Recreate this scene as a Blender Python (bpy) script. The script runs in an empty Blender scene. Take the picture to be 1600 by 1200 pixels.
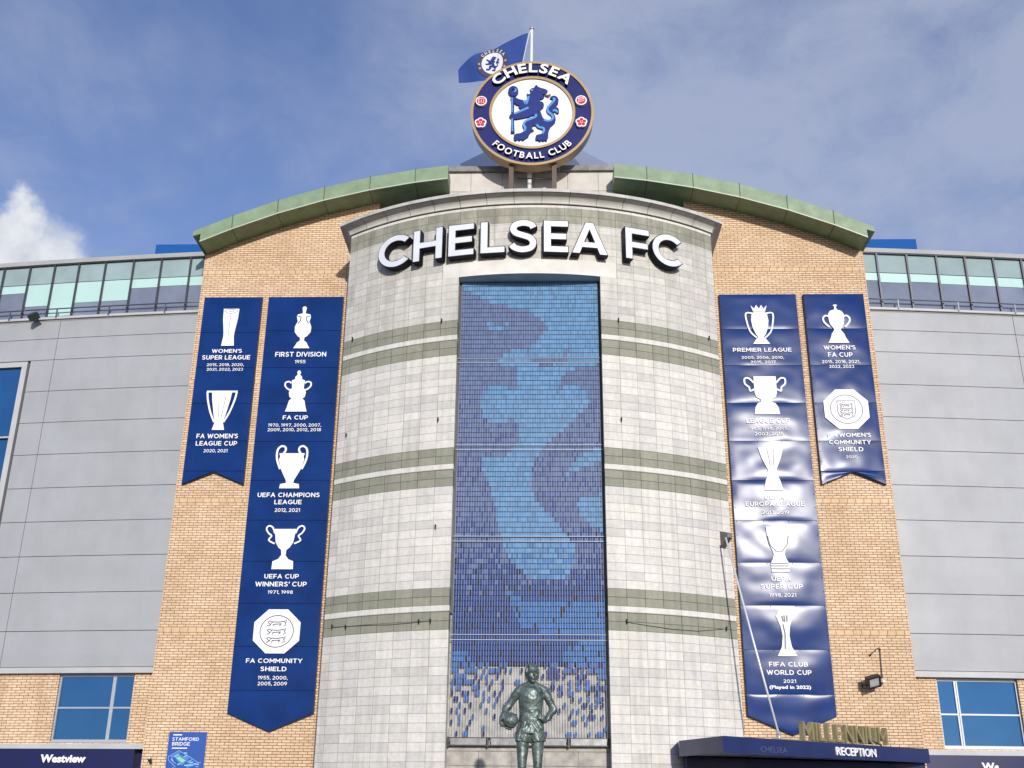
import bpy, bmesh, math, random
from math import sin, cos, tan, radians as rad, sqrt, pi, atan2, asin
from mathutils import Vector, Matrix, noise as mnoise

random.seed(7)
S = bpy.context.scene
COL = S.collection

# ------------------------------------------------------------------ camera
F_PX, PITCH, ROLL, YAW = 1664.27, .3701, .0088, -.0312
CAM = Vector((.3729, -30.2, 1.6))
fw = Vector((sin(YAW)*cos(PITCH), cos(YAW)*cos(PITCH), sin(PITCH)))
r0 = Vector((cos(YAW), -sin(YAW), 0))
u0 = r0.cross(fw)
rt = r0*cos(ROLL)+u0*sin(ROLL)
up = u0*cos(ROLL)-r0*sin(ROLL)
cd = bpy.data.cameras.new('camera')
cam = bpy.data.objects.new('camera', cd)
COL.objects.link(cam)
M = Matrix((rt, up, -fw)).transposed().to_4x4()
M.translation = CAM
cam.matrix_world = M
cd.sensor_fit = 'HORIZONTAL'
cd.sensor_width = 36
cd.lens = F_PX/1600*36
cd.clip_end = 3000
S.camera = cam

# ------------------------------------------------------------------ light
SUN_AZ, SUN_EL = rad(12.5), rad(14.5)
sdir = Vector((sin(SUN_AZ)*cos(SUN_EL), -cos(SUN_AZ)*cos(SUN_EL), sin(SUN_EL)))
ld = bpy.data.lights.new('sun', 'SUN')
ld.energy = 3.7
ld.angle = rad(1.0)
ld.color = (1, .94, .86)
sun = bpy.data.objects.new('sun', ld)
COL.objects.link(sun)
sun.location = sdir*80
sun.rotation_euler = (-sdir).to_track_quat('-Z', 'Y').to_euler()

W = bpy.data.worlds.new('World')
S.world = W
W.use_nodes = True
wn, wl = W.node_tree.nodes, W.node_tree.links
wn.clear()


def N(tree, typ, **kw):
    n = tree.nodes.new(typ)
    for k, v in kw.items():
        if k.startswith('i_'):
            n.inputs[k[2:].replace('_', ' ')].default_value = v
        else:
            setattr(n, k, v)
    return n


def math_node(tree, op, a, b=None, c=None):
    n = tree.nodes.new('ShaderNodeMath')
    n.operation = op
    for i, v in enumerate((a, b, c)):
        if v is None:
            continue
        if hasattr(v, 'is_linked') or hasattr(v, 'links'):
            tree.links.new(v, n.inputs[i])
        else:
            n.inputs[i].default_value = v
    return n.outputs[0]


def ramp(tree, sock, stops, interp='LINEAR'):
    n = tree.nodes.new('ShaderNodeValToRGB')
    n.color_ramp.interpolation = interp
    el = n.color_ramp.elements
    while len(el) < len(stops):
        el.new(.5)
    for e, (p, c) in zip(el, stops):
        e.position = p
        e.color = (c, c, c, 1) if isinstance(c, (int, float)) else (*c, 1)
    tree.links.new(sock, n.inputs[0])
    return n.outputs[0]


def mixc(tree, fac, a, b, blend='MIX'):
    n = tree.nodes.new('ShaderNodeMix')
    n.data_type = 'RGBA'
    n.blend_type = blend
    for sock, v in ((n.inputs[0], fac), (n.inputs[6], a), (n.inputs[7], b)):
        if hasattr(v, 'links'):
            tree.links.new(v, sock)
        elif isinstance(v, (int, float)):
            sock.default_value = v
        else:
            sock.default_value = (*v, 1) if len(v) == 3 else v
    return n.outputs[2]


wt = W.node_tree
sky = N(wt, 'ShaderNodeTexSky', sky_type='NISHITA')
sky.sun_disc = False
sky.sun_elevation = SUN_EL
sky.sun_rotation = atan2(sdir.x, sdir.y)
sky.air_density = 1.0
sky.dust_density = .6
sky.ozone_density = 1.6
tc = N(wt, 'ShaderNodeTexCoord')
mp = N(wt, 'ShaderNodeMapping')
mp.inputs['Scale'].default_value = (2.2, 2.2, 3.6)
mp.inputs['Rotation'].default_value = (.15, .55, .2)
mp.inputs['Location'].default_value = (3.1, .4, 1.7)
wl.new(tc.outputs['Generated'], mp.inputs[0])
n1 = N(wt, 'ShaderNodeTexNoise', i_Scale=1.5, i_Detail=7.0, i_Roughness=.52, i_Distortion=.35)
wl.new(mp.outputs[0], n1.inputs['Vector'])
n2 = N(wt, 'ShaderNodeTexNoise', i_Scale=6.0, i_Detail=8.0, i_Roughness=.62, i_Distortion=.5)
wl.new(mp.outputs[0], n2.inputs['Vector'])
veil = ramp(wt, n1.outputs[0], [(.38, 0.0), (.50, .35), (.62, .85), (.75, 1.0)])
veil2 = math_node(wt, 'MULTIPLY', veil, ramp(wt, n2.outputs[0], [(.30, .45), (.66, 1.0)]))


def pix_dir(x, y):
    return (fw + rt*((x-800)/F_PX) - up*((y-600)/F_PX)).normalized()


def blob(x, y, rad_in, rad_out, warp=.05):
    """soft cloud bank around one sky direction"""
    add = N(wt, 'ShaderNodeVectorMath', operation='MULTIPLY_ADD')
    nn = N(wt, 'ShaderNodeTexNoise', i_Scale=14.0, i_Detail=8.0, i_Roughness=.62)
    wl.new(tc.outputs['Generated'], nn.inputs['Vector'])
    wl.new(nn.outputs['Color'], add.inputs[0])
    add.inputs[1].default_value = (warp*2,)*3
    wl.new(tc.outputs['Generated'], add.inputs[2])
    d = N(wt, 'ShaderNodeVectorMath', operation='DISTANCE')
    wl.new(add.outputs[0], d.inputs[0])
    d.inputs[1].default_value = pix_dir(x, y)+Vector((warp,)*3)
    mr = N(wt, 'ShaderNodeMapRange', interpolation_type='SMOOTHSTEP')
    wl.new(d.outputs['Value'], mr.inputs['Value'])
    mr.inputs['From Min'].default_value = rad_out
    mr.inputs['From Max'].default_value = rad_in
    return mr.outputs[0]


CLOUDS = True
skyc = mixc(wt, 1.0, sky.outputs[0], (1.27, 1.39, 1.96), 'MULTIPLY')
wisp = math_node(wt, 'MULTIPLY', veil2, .68)
bank = math_node(wt, 'MULTIPLY', blob(1130, 210, .03, .32, .14), .58)
bank2 = math_node(wt, 'MULTIPLY', blob(1540, 60, .05, .42, .12), .30)
bank3 = math_node(wt, 'MULTIPLY', blob(700, 20, .02, .30, .12), .22)
bsum = math_node(wt, 'ADD', bank3, math_node(wt, 'ADD', bank, bank2))
bsum = math_node(wt, 'MULTIPLY', bsum, math_node(wt, 'ADD', ramp(wt, n2.outputs[0], [(.30, .40), (.70, .95)]), ramp(wt, n1.outputs[0], [(.38, 0.0), (.66, .5)])))
m0 = math_node(wt, 'ADD', wisp, bsum)
m0 = ramp(wt, m0, [(0, 0.0), (.35, .34), (.7, .60), (1.0, .74)], 'B_SPLINE')
c1 = mixc(wt, m0, skyc, (5.5, 6.1, 7.8))
cum = math_node(wt, 'MAXIMUM', blob(30, 362, .016, .032, .034),
                math_node(wt, 'MAXIMUM', blob(66, 418, .020, .046, .030), blob(-40, 415, .030, .060, .034)))
n3 = N(wt, 'ShaderNodeTexNoise', i_Scale=22.0, i_Detail=6.0, i_Roughness=.6)
wl.new(tc.outputs['Generated'], n3.inputs['Vector'])
cumc = ramp(wt, n3.outputs[0], [(.33, (7.4, 7.8, 8.6)), (.60, (10.6, 10.7, 10.9))])
c2 = mixc(wt, math_node(wt, 'MULTIPLY', cum, .9), c1, cumc)
bg = N(wt, 'ShaderNodeBackground', i_Strength=.085)
wl.new(c2, bg.inputs[0])
wo = N(wt, 'ShaderNodeOutputWorld')
wl.new(bg.outputs[0], wo.inputs[0])

S.view_settings.view_transform = 'Standard'
S.view_settings.look = 'None'
S.view_settings.exposure = 0.0
S.view_settings.gamma = 1
S.view_settings.use_curve_mapping = False

# ------------------------------------------------------------------ measuring: where the line of sight through a point of the survey photo meets a plane


def ray(x, y):
    return fw + rt*((x-800)/F_PX) - up*((y-600)/F_PX)


def P(x, y, Y=0.0):
    d = ray(x, y)
    return CAM + d*((Y-CAM.y)/d.y)


TR, T_E, T_B = 9.1, 2.0, 5.387            # frontage: arc radius, edge depth, half width
T_S = 1.766
T_YC = -T_E-T_S+TR
A_EDGE = asin(T_B/TR)
A_OPEN = rad(12.5)


def cyl(x, y, R=TR):
    d = ray(x, y)
    o = CAM-Vector((0, T_YC, 0))
    a = d.x*d.x+d.y*d.y
    b = 2*(o.x*d.x+o.y*d.y)
    c = o.x*o.x+o.y*o.y-R*R
    t = (-b-sqrt(max(0, b*b-4*a*c)))/(2*a)
    p = CAM+d*t
    return atan2(p.x, T_YC-p.y), p.z


def arc(a, R=TR):
    return R*sin(a), T_YC-R*cos(a)


def yst(x):
    """face of the curved stand behind the brick block"""
    return .176+.0037*x*x


# ------------------------------------------------------------------ object helpers
ORI = {}


def thing(name, loc, label, cat, group=None):
    o = bpy.data.objects.new(name, None)
    COL.objects.link(o)
    o.location = loc
    o.empty_display_size = .3
    o['label'] = label
    o['category'] = cat
    if group:
        o['group'] = group
    ORI[o.name] = Vector(loc)
    return o


def obj(name, me, mats, parent=None, smooth=False):
    """me: bmesh or mesh in world metres -> one linked object"""
    if isinstance(me, bmesh.types.BMesh):
        m = bpy.data.meshes.new(name)
        me.to_mesh(m)
        me.free()
        me = m
    me.name = name
    o = bpy.data.objects.new(name, me)
    COL.objects.link(o)
    L = Vector((0, 0, 0))
    if parent is not None:
        o.parent = parent
        L = ORI[parent.name]
    if L.length:
        me.transform(Matrix.Translation(-L))
    ORI[o.name] = L.copy()
    if not isinstance(mats, (list, tuple)):
        mats = [mats]
    idx = [p.material_index for p in me.polygons]
    me.materials.clear()
    for m in mats:
        me.materials.append(m)
    if len(mats) > 1:
        for p, i in zip(me.polygons, idx):
            p.material_index = i
    if smooth:
        for p in me.polygons:
            p.use_smooth = True
    return o


def tag(o, label, cat, group=None, kind=None):
    if label:
        o['label'] = label
    if cat:
        o['category'] = cat
    if group:
        o['group'] = group
    if kind:
        o['kind'] = kind
    return o


def hexa(bm, pts, mi=0):
    """8 points: bottom 4 (ccw seen from above), top 4"""
    v = [bm.verts.new(p) for p in pts]
    fs = []
    for q in ((0, 3, 2, 1), (4, 5, 6, 7), (0, 1, 5, 4), (1, 2, 6, 5), (2, 3, 7, 6), (3, 0, 4, 7)):
        f = bm.faces.new([v[i] for i in q])
        f.material_index = mi
        fs.append(f)
    return fs


def box(bm, x0, x1, y0, y1, z0, z1, mi=0):
    return hexa(bm, [(x0, y0, z0), (x1, y0, z0), (x1, y1, z0), (x0, y1, z0),
                     (x0, y0, z1), (x1, y0, z1), (x1, y1, z1), (x0, y1, z1)], mi)


def prism(bm, poly, y0, y1, mi=0):
    """poly in (x,z), ccw seen from the front (-Y)"""
    a = [bm.verts.new((x, y0, z)) for x, z in poly]
    b = [bm.verts.new((x, y1, z)) for x, z in poly]
    n = len(poly)
    fs = [bm.faces.new(a), bm.faces.new(b[::-1])]
    for i in range(n):
        fs.append(bm.faces.new((a[i], b[i], b[(i+1) % n], a[(i+1) % n])))
    for f in fs:
        f.material_index = mi
    bmesh.ops.recalc_face_normals(bm, faces=fs)
    return fs


def tube(bm, pts, radii, seg=10, sx=1.0, sy=1.0, cap=True, mi=0):
    """swept tube; radii scalar, list, or list of (ra, rb)"""
    pts = [Vector(p) for p in pts]
    n = len(pts)
    if isinstance(radii, (int, float)):
        radii = [radii]*n
    rings = []
    ref = None
    for i, p in enumerate(pts):
        d = (pts[min(i+1, n-1)]-pts[max(i-1, 0)])
        d = d.normalized() if d.length else Vector((0, 0, 1))
        if ref is None:
            ref = Vector((1, 0, 0)) if abs(d.x) < .8 else Vector((0, 1, 0))
        a = (ref-d*ref.dot(d)).normalized()
        b = d.cross(a)
        ref = a
        r = radii[i]
        ra, rb = (r, r) if isinstance(r, (int, float)) else r
        rings.append([bm.verts.new(p+a*(ra*cos(2*pi*k/seg))+b*(rb*sin(2*pi*k/seg))) for k in range(seg)])
    fs = []
    for i in range(n-1):
        for k in range(seg):
            fs.append(bm.faces.new((rings[i][k], rings[i][(k+1) % seg], rings[i+1][(k+1) % seg], rings[i+1][k])))
    if cap:
        fs.append(bm.faces.new(rings[0][::-1]))
        fs.append(bm.faces.new(rings[-1]))
    for f in fs:
        f.material_index = mi
        f.smooth = True
    return fs


def ball(bm, c, r, sc=(1, 1, 1), u=16, v=10, rot=None):
    m = Matrix.Translation(Vector(c)) @ (rot.to_4x4() if rot else Matrix.Identity(4)) @ Matrix.Diagonal((r*sc[0], r*sc[1], r*sc[2], 1))
    bmesh.ops.create_uvsphere(bm, u_segments=u, v_segments=v, radius=1, matrix=m)


TO_FRONT = Matrix(((1, 0, 0, 0), (0, 0, -1, 0), (0, 1, 0, 0), (0, 0, 0, 1)))   # 2D (x,y,thick) -> (x,-thick,z)


def curve_mesh(cu):
    o = bpy.data.objects.new('tmp', cu)
    me = bpy.data.meshes.new_from_object(o)
    bpy.data.objects.remove(o)
    bpy.data.curves.remove(cu)
    return me


def flat(loops, yf, depth, offset=0.0):
    """filled shape(s) with holes in (x,z), front face at yf, extruded backwards"""
    cu = bpy.data.curves.new('tmp', 'CURVE')
    cu.dimensions = '2D'
    cu.fill_mode = 'BOTH'
    cu.extrude = depth/2
    cu.offset = offset
    for lp in loops:
        sp = cu.splines.new('POLY')
        sp.points.add(len(lp)-1)
        for q, (x, z) in zip(sp.points, lp):
            q.co = (x, z, 0, 1)
        sp.use_cyclic_u = True
    me = curve_mesh(cu)
    me.transform(Matrix.Translation((0, yf+depth/2, 0)) @ TO_FRONT)
    return me


def text_raw(s, bold=.0, extr=.0, space=1.0, res=3):
    cu = bpy.data.curves.new('tmp', 'FONT')
    cu.body = s
    cu.size = 1
    cu.offset = bold
    cu.extrude = extr/2
    cu.space_character = space
    cu.resolution_u = res
    cu.fill_mode = 'BOTH'
    return curve_mesh(cu)


def bounds(me):
    xs = [v.co.x for v in me.vertices]
    ys = [v.co.y for v in me.vertices]
    return min(xs), max(xs), min(ys), max(ys)


CAP = None


def text_box(s, xc, zc, w, h, yf, depth=.01, bold=.012, space=1.0, res=2, lower=False):
    """text whose drawn box is w x h, centred at (xc, zc), facing -Y (h is the capital height)"""
    me = text_raw(s, bold, depth, space, res)
    x0, x1, y0, y1 = bounds(me)
    cap = .729+2*bold
    base = -bold
    if s[0] == '(':
        base, cap = y0, y1-y0
    me.transform(Matrix.Translation((-(x0+x1)/2, -base-cap/2, 0)))
    me.transform(Matrix.Diagonal((w/(x1-x0), h/cap, 1, 1)))
    me.transform(Matrix.Translation((xc, yf+depth/2, zc)) @ TO_FRONT)
    return me


def join(bm, me):
    bm.from_mesh(me)
    bpy.data.meshes.remove(me)


def ribbon(bm, pts, w, y, mi=0, thick=.012):
    """flat stroke of width w along (x,z) points, front at y; w may be a list"""
    n = len(pts)
    L, R = [], []
    ws = w if isinstance(w, (list, tuple)) else [w]*n
    for i in range(n):
        a = Vector(pts[max(i-1, 0)])
        b = Vector(pts[min(i+1, n-1)])
        d = (b-a)
        d = d.normalized() if d.length else Vector((1, 0))
        nn = Vector((-d.y, d.x))*ws[i]/2
        p = Vector(pts[i])
        L.append(p+nn)
        R.append(p-nn)
    va = [[bm.verts.new((q.x, yy, q.y)) for q in lst] for yy in (y, y+thick) for lst in (L, R)]
    lf, rf, lb, rb = va
    fs = []
    for i in range(n-1):
        fs.append(bm.faces.new((lf[i], rf[i], rf[i+1], lf[i+1])))
        fs.append(bm.faces.new((lb[i], lb[i+1], rb[i+1], rb[i])))
        fs.append(bm.faces.new((lf[i], lf[i+1], lb[i+1], lb[i])))
        fs.append(bm.faces.new((rf[i], rb[i], rb[i+1], rf[i+1])))
    fs.append(bm.faces.new((lf[0], lb[0], rb[0], rf[0])))
    fs.append(bm.faces.new((lf[-1], rf[-1], rb[-1], lb[-1])))
    for f in fs:
        f.material_index = mi
    bmesh.ops.recalc_face_normals(bm, faces=fs)


def smooth_line(pts, k=4):
    """Catmull-Rom through the points"""
    out = []
    n = len(pts)
    for i in range(n-1):
        p0, p1, p2, p3 = (Vector(pts[max(i-1, 0)]), Vector(pts[i]), Vector(pts[i+1]), Vector(pts[min(i+2, n-1)]))
        for j in range(k):
            t = j/k
            out.append(.5*((2*p1)+(p2-p0)*t+(2*p0-5*p1+4*p2-p3)*t*t+(3*p1-p0-3*p2+p3)*t**3))
    out.append(Vector(pts[-1]))
    return out


# plain geometric capitals and figures drawn as strokes (centre lines in a unit-high box)
def _a(cx, cz, rx, rz, a0, a1, n=12):
    return [(cx+rx*cos(rad(a0+(a1-a0)*i/n)), cz+rz*sin(rad(a0+(a1-a0)*i/n))) for i in range(n+1)]


GLY = {
    'A': (.80, [[(0, 0), (.40, 1)], [(.40, 1), (.80, 0)], [(.17, .32), (.63, .32)]]),
    'B': (.60, [[(0, 0), (0, 1)], [(0, 1), (.30, 1)]+_a(.30, .765, .25, .235, 90, -90), [(0, .53), (.32, .53)]+_a(.32, .265, .29, .265, 90, -90)+[(0, 0)]]),
    'C': (.78, [_a(.46, .5, .46, .5, 48, 312, 20)]),
    'D': (.74, [[(0, 0), (0, 1)], [(0, 1), (.28, 1)]+_a(.28, .5, .46, .5, 90, -90, 14)+[(0, 0)]]),
    'E': (.56, [[(0, 0), (0, 1)], [(0, 1), (.56, 1)], [(0, .5), (.50, .5)], [(0, 0), (.56, 0)]]),
    'F': (.54, [[(0, 0), (0, 1)], [(0, 1), (.54, 1)], [(0, .47), (.48, .47)]]),
    'G': (.82, [_a(.46, .5, .46, .5, 48, 345, 20), [(.84, .46), (.56, .46)], [(.84, .46), (.84, .22)]]),
    'H': (.68, [[(0, 0), (0, 1)], [(.68, 0), (.68, 1)], [(0, .5), (.68, .5)]]),
    'I': (0.0, [[(0, 0), (0, 1)]]),
    'L': (.50, [[(0, 0), (0, 1)], [(0, 0), (.50, 0)]]),
    'M': (.86, [[(0, 0), (0, 1)], [(.86, 0), (.86, 1)], [(0, 1), (.43, .32)], [(.43, .32), (.86, 1)]]),
    'N': (.72, [[(0, 0), (0, 1)], [(.72, 0), (.72, 1)], [(0, 1), (.72, 0)]]),
    'O': (.96, [_a(.48, .5, .48, .5, 0, 362, 26)]),
    'P': (.60, [[(0, 0), (0, 1)], [(0, 1), (.32, 1)]+_a(.32, .69, .28, .31, 90, -90)+[(0, .38)]]),
    'R': (.62, [[(0, 0), (0, 1)], [(0, 1), (.32, 1)]+_a(.32, .70, .28, .30, 90, -90)+[(0, .40)], [(.34, .40), (.62, 0)]]),
    'S': (.58, [smooth_line([(.55, .86), (.42, .98), (.24, 1.0), (.05, .88), (.05, .68), (.22, .55), (.42, .47), (.57, .33), (.53, .11), (.34, 0), (.14, .02), (0, .14)], 3)]),
    'T': (.70, [[(.35, 0), (.35, 1)], [(0, 1), (.70, 1)]]),
    'U': (.68, [[(0, 1), (0, .34)]+_a(.34, .34, .34, .34, 180, 360)+[(.68, 1)]]),
    'V': (.78, [[(0, 1), (.39, 0)], [(.39, 0), (.78, 1)]]),
    'W': (1.16, [[(0, 1), (.29, 0)], [(.29, 0), (.58, .95)], [(.58, .95), (.87, 0)], [(.87, 0), (1.16, 1)]]),
    'Y': (.74, [[(0, 1), (.37, .45)], [(.74, 1), (.37, .45)], [(.37, .45), (.37, 0)]]),
    '0': (.66, [_a(.33, .5, .33, .5, 0, 362, 22)]),
    '1': (.22, [[(.22, 0), (.22, 1)], [(0, .9), (.22, 1)]]),
    '2': (.56, [_a(.28, .72, .27, .28, 165, -25)+[(.02, 0)], [(.02, 0), (.58, 0)]]),
    '3': (.54, [_a(.25, .75, .26, .25, 150, -90)+_a(.25, .25, .29, .26, 90, -150)]),
    '5': (.54, [[(.50, 1), (.08, 1)], [(.08, 1), (.05, .56)], [(.05, .56)]+_a(.24, .31, .30, .31, 110, -145)]),
    '6': (.58, [_a(.29, .31, .29, .31, 0, 362, 18), [(.02, .36), (.14, .70), (.36, 1)]]),
    '7': (.56, [[(0, 1), (.56, 1)], [(.56, 1), (.18, 0)]]),
    '8': (.56, [_a(.28, .75, .24, .25, 0, 362, 16), _a(.28, .26, .29, .26, 0, 362, 16)]),
    '9': (.58, [_a(.29, .69, .29, .31, 0, 362, 18), [(.56, .64), (.44, .30), (.22, 0)]]),
    ',': (.04, [[(.05, .05), (0, -.14)]]),
    "'": (.02, [[(.02, 1.0), (0, .78)]]),
    ' ': (.22, []),
}


def block_text(s, xc, zc, w, h, yf, t=.19, depth=.008):
    bm = bmesh.new()
    x = 0
    k = 0
    for ch in s:
        gw, strokes = GLY[ch]
        for st_ in strokes:
            pts = [Vector((x+p[0], p[1])) for p in st_]
            d0, d1 = (pts[0]-pts[1]).normalized(), (pts[-1]-pts[-2]).normalized()
            if len(pts) == 2 or abs(d0.x*d0.y) < 1e-6:
                pts[0] = pts[0]+d0*t*.48
            if len(pts) == 2 or abs(d1.x*d1.y) < 1e-6:
                pts[-1] = pts[-1]+d1*t*.48
            ribbon(bm, [tuple(p) for p in pts], t, yf+.0005*(k % 4), thick=depth)
            k += 1
        x += gw+t+(.17 if ch not in ", '" else .06)
    x0 = min(v.co.x for v in bm.verts)
    x1 = max(v.co.x for v in bm.verts)
    for v in bm.verts:
        v.co.x = xc+(v.co.x-(x0+x1)/2)*w/(x1-x0)
        v.co.z = zc+(v.co.z-.5)*h/(1+t)
    return bm


# ------------------------------------------------------------------ materials
def mat(name, col, rough=.6, metal=0.0, noise=0.0, nscale=3.0, bump=0.0, bscale=40.0, spec=.5, col2=None, coat=0.0, rvar=1.0):
    m = bpy.data.materials.new(name)
    m.use_nodes = True
    t = m.node_tree
    b = t.nodes['Principled BSDF']
    b.inputs['Roughness'].default_value = rough
    b.inputs['Metallic'].default_value = metal
    b.inputs['Specular IOR Level'].default_value = spec
    b.inputs['Coat Weight'].default_value = coat
    g = N(t, 'ShaderNodeNewGeometry')
    if noise > 0 or col2:
        nz = N(t, 'ShaderNodeTexNoise', i_Scale=nscale, i_Detail=6.0, i_Roughness=.6)
        t.links.new(g.outputs['Position'], nz.inputs['Vector'])
        c2 = col2 or tuple(c*(1-noise) for c in col)
        c1 = col if col2 else tuple(min(1, c*(1+noise*.4)) for c in col)
        f = ramp(t, nz.outputs[0], [(.32, 0.0), (.68, 1.0)])
        t.links.new(mixc(t, f, c1, c2), b.inputs['Base Color'])
        rr = N(t, 'ShaderNodeMapRange')
        t.links.new(nz.outputs[0], rr.inputs['Value'])
        rr.inputs['To Min'].default_value = max(0, rough-.08*rvar)
        rr.inputs['To Max'].default_value = min(1, rough+.12*rvar)
        t.links.new(rr.outputs[0], b.inputs['Roughness'])
    else:
        b.inputs['Base Color'].default_value = (*col, 1)
    if bump > 0:
        nb = N(t, 'ShaderNodeTexNoise', i_Scale=bscale, i_Detail=4.0)
        t.links.new(g.outputs['Position'], nb.inputs['Vector'])
        bp = N(t, 'ShaderNodeBump', i_Strength=bump, i_Distance=.02)
        t.links.new(nb.outputs[0], bp.inputs['Height'])
        t.links.new(bp.outputs[0], b.inputs['Normal'])
    return m


def brick_mat(name, stain=0.0):
    m = bpy.data.materials.new(name)
    m.use_nodes = True
    t = m.node_tree
    b = t.nodes['Principled BSDF']
    b.inputs['Roughness'].default_value = .85
    b.inputs['Specular IOR Level'].default_value = .25
    g = N(t, 'ShaderNodeNewGeometry')
    sp = N(t, 'ShaderNodeSeparateXYZ')
    t.links.new(g.outputs['Position'], sp.inputs[0])
    u = math_node(t, 'ADD', sp.outputs[0], sp.outputs[1])
    cb = N(t, 'ShaderNodeCombineXYZ')
    t.links.new(u, cb.inputs[0])
    t.links.new(sp.outputs[2], cb.inputs[1])

    def bricks(w, h, off, mortar, c1, c2, cm):
        br = N(t, 'ShaderNodeTexBrick')
        br.offset = off
        br.inputs['Scale'].default_value = 1
        br.inputs['Brick Width'].default_value = w
        br.inputs['Row Height'].default_value = h
        br.inputs['Mortar Size'].default_value = mortar
        br.inputs['Mortar Smooth'].default_value = .15
        br.inputs['Bias'].default_value = 0
        for k, c in (('Color1', c1), ('Color2', c2), ('Mortar', cm)):
            br.inputs[k].default_value = (*c, 1)
        t.links.new(cb.outputs[0], br.inputs['Vector'])
        return br
    A = bricks(.24, .075, .5, .0085, (.695, .508, .34), (.82, .64, .46), (.235, .15, .09))
    B = bricks(.235, .15, .0, .008, (.69, .50, .31), (.76, .57, .38), (.235, .15, .09))
    # square soldier courses every 3.76 m
    zz = math_node(t, 'SUBTRACT', sp.outputs[2], 5.925-.0)
    zz = math_node(t, 'PINGPONG', zz, 1.875)
    msk = math_node(t, 'LESS_THAN', zz, .075)
    col = mixc(t, msk, A.outputs[0], B.outputs[0])
    fac = mixc(t, msk, A.outputs[1], B.outputs[1])
    nz = N(t, 'ShaderNodeTexNoise', i_Scale=.55, i_Detail=5.0, i_Roughness=.6)
    t.links.new(g.outputs['Position'], nz.inputs['Vector'])
    col = mixc(t, 1.0, col, ramp(t, nz.outputs[0], [(.3, (.84, .80, .76)), (.7, (1.0, 1.0, 1.0))]), 'MULTIPLY')
    nf = N(t, 'ShaderNodeTexNoise', i_Scale=11.0, i_Detail=3.0)
    t.links.new(g.outputs['Position'], nf.inputs['Vector'])
    col = mixc(t, 1.0, col, ramp(t, nf.outputs[0], [(.3, (.86, .84, .82)), (.65, (1.04, 1.03, 1.0))]), 'MULTIPLY')
    if stain > 0:
        ms = N(t, 'ShaderNodeMapping')
        ms.inputs['Scale'].default_value = (1.6, 1.6, .25)
        t.links.new(g.outputs['Position'], ms.inputs[0])
        ns = N(t, 'ShaderNodeTexNoise', i_Scale=1.0, i_Detail=4.0)
        t.links.new(ms.outputs[0], ns.inputs['Vector'])
        col = mixc(t, ramp(t, ns.outputs[0], [(.48, 0.0), (.66, stain)]), col, (.30, .17, .10), 'MIX')
    t.links.new(col, b.inputs['Base Color'])
    bp = N(t, 'ShaderNodeBump', i_Strength=.6, i_Distance=.012)
    bp.invert = True
    t.links.new(fac, bp.inputs['Height'])
    t.links.new(bp.outputs[0], b.inputs['Normal'])
    return m


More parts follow.
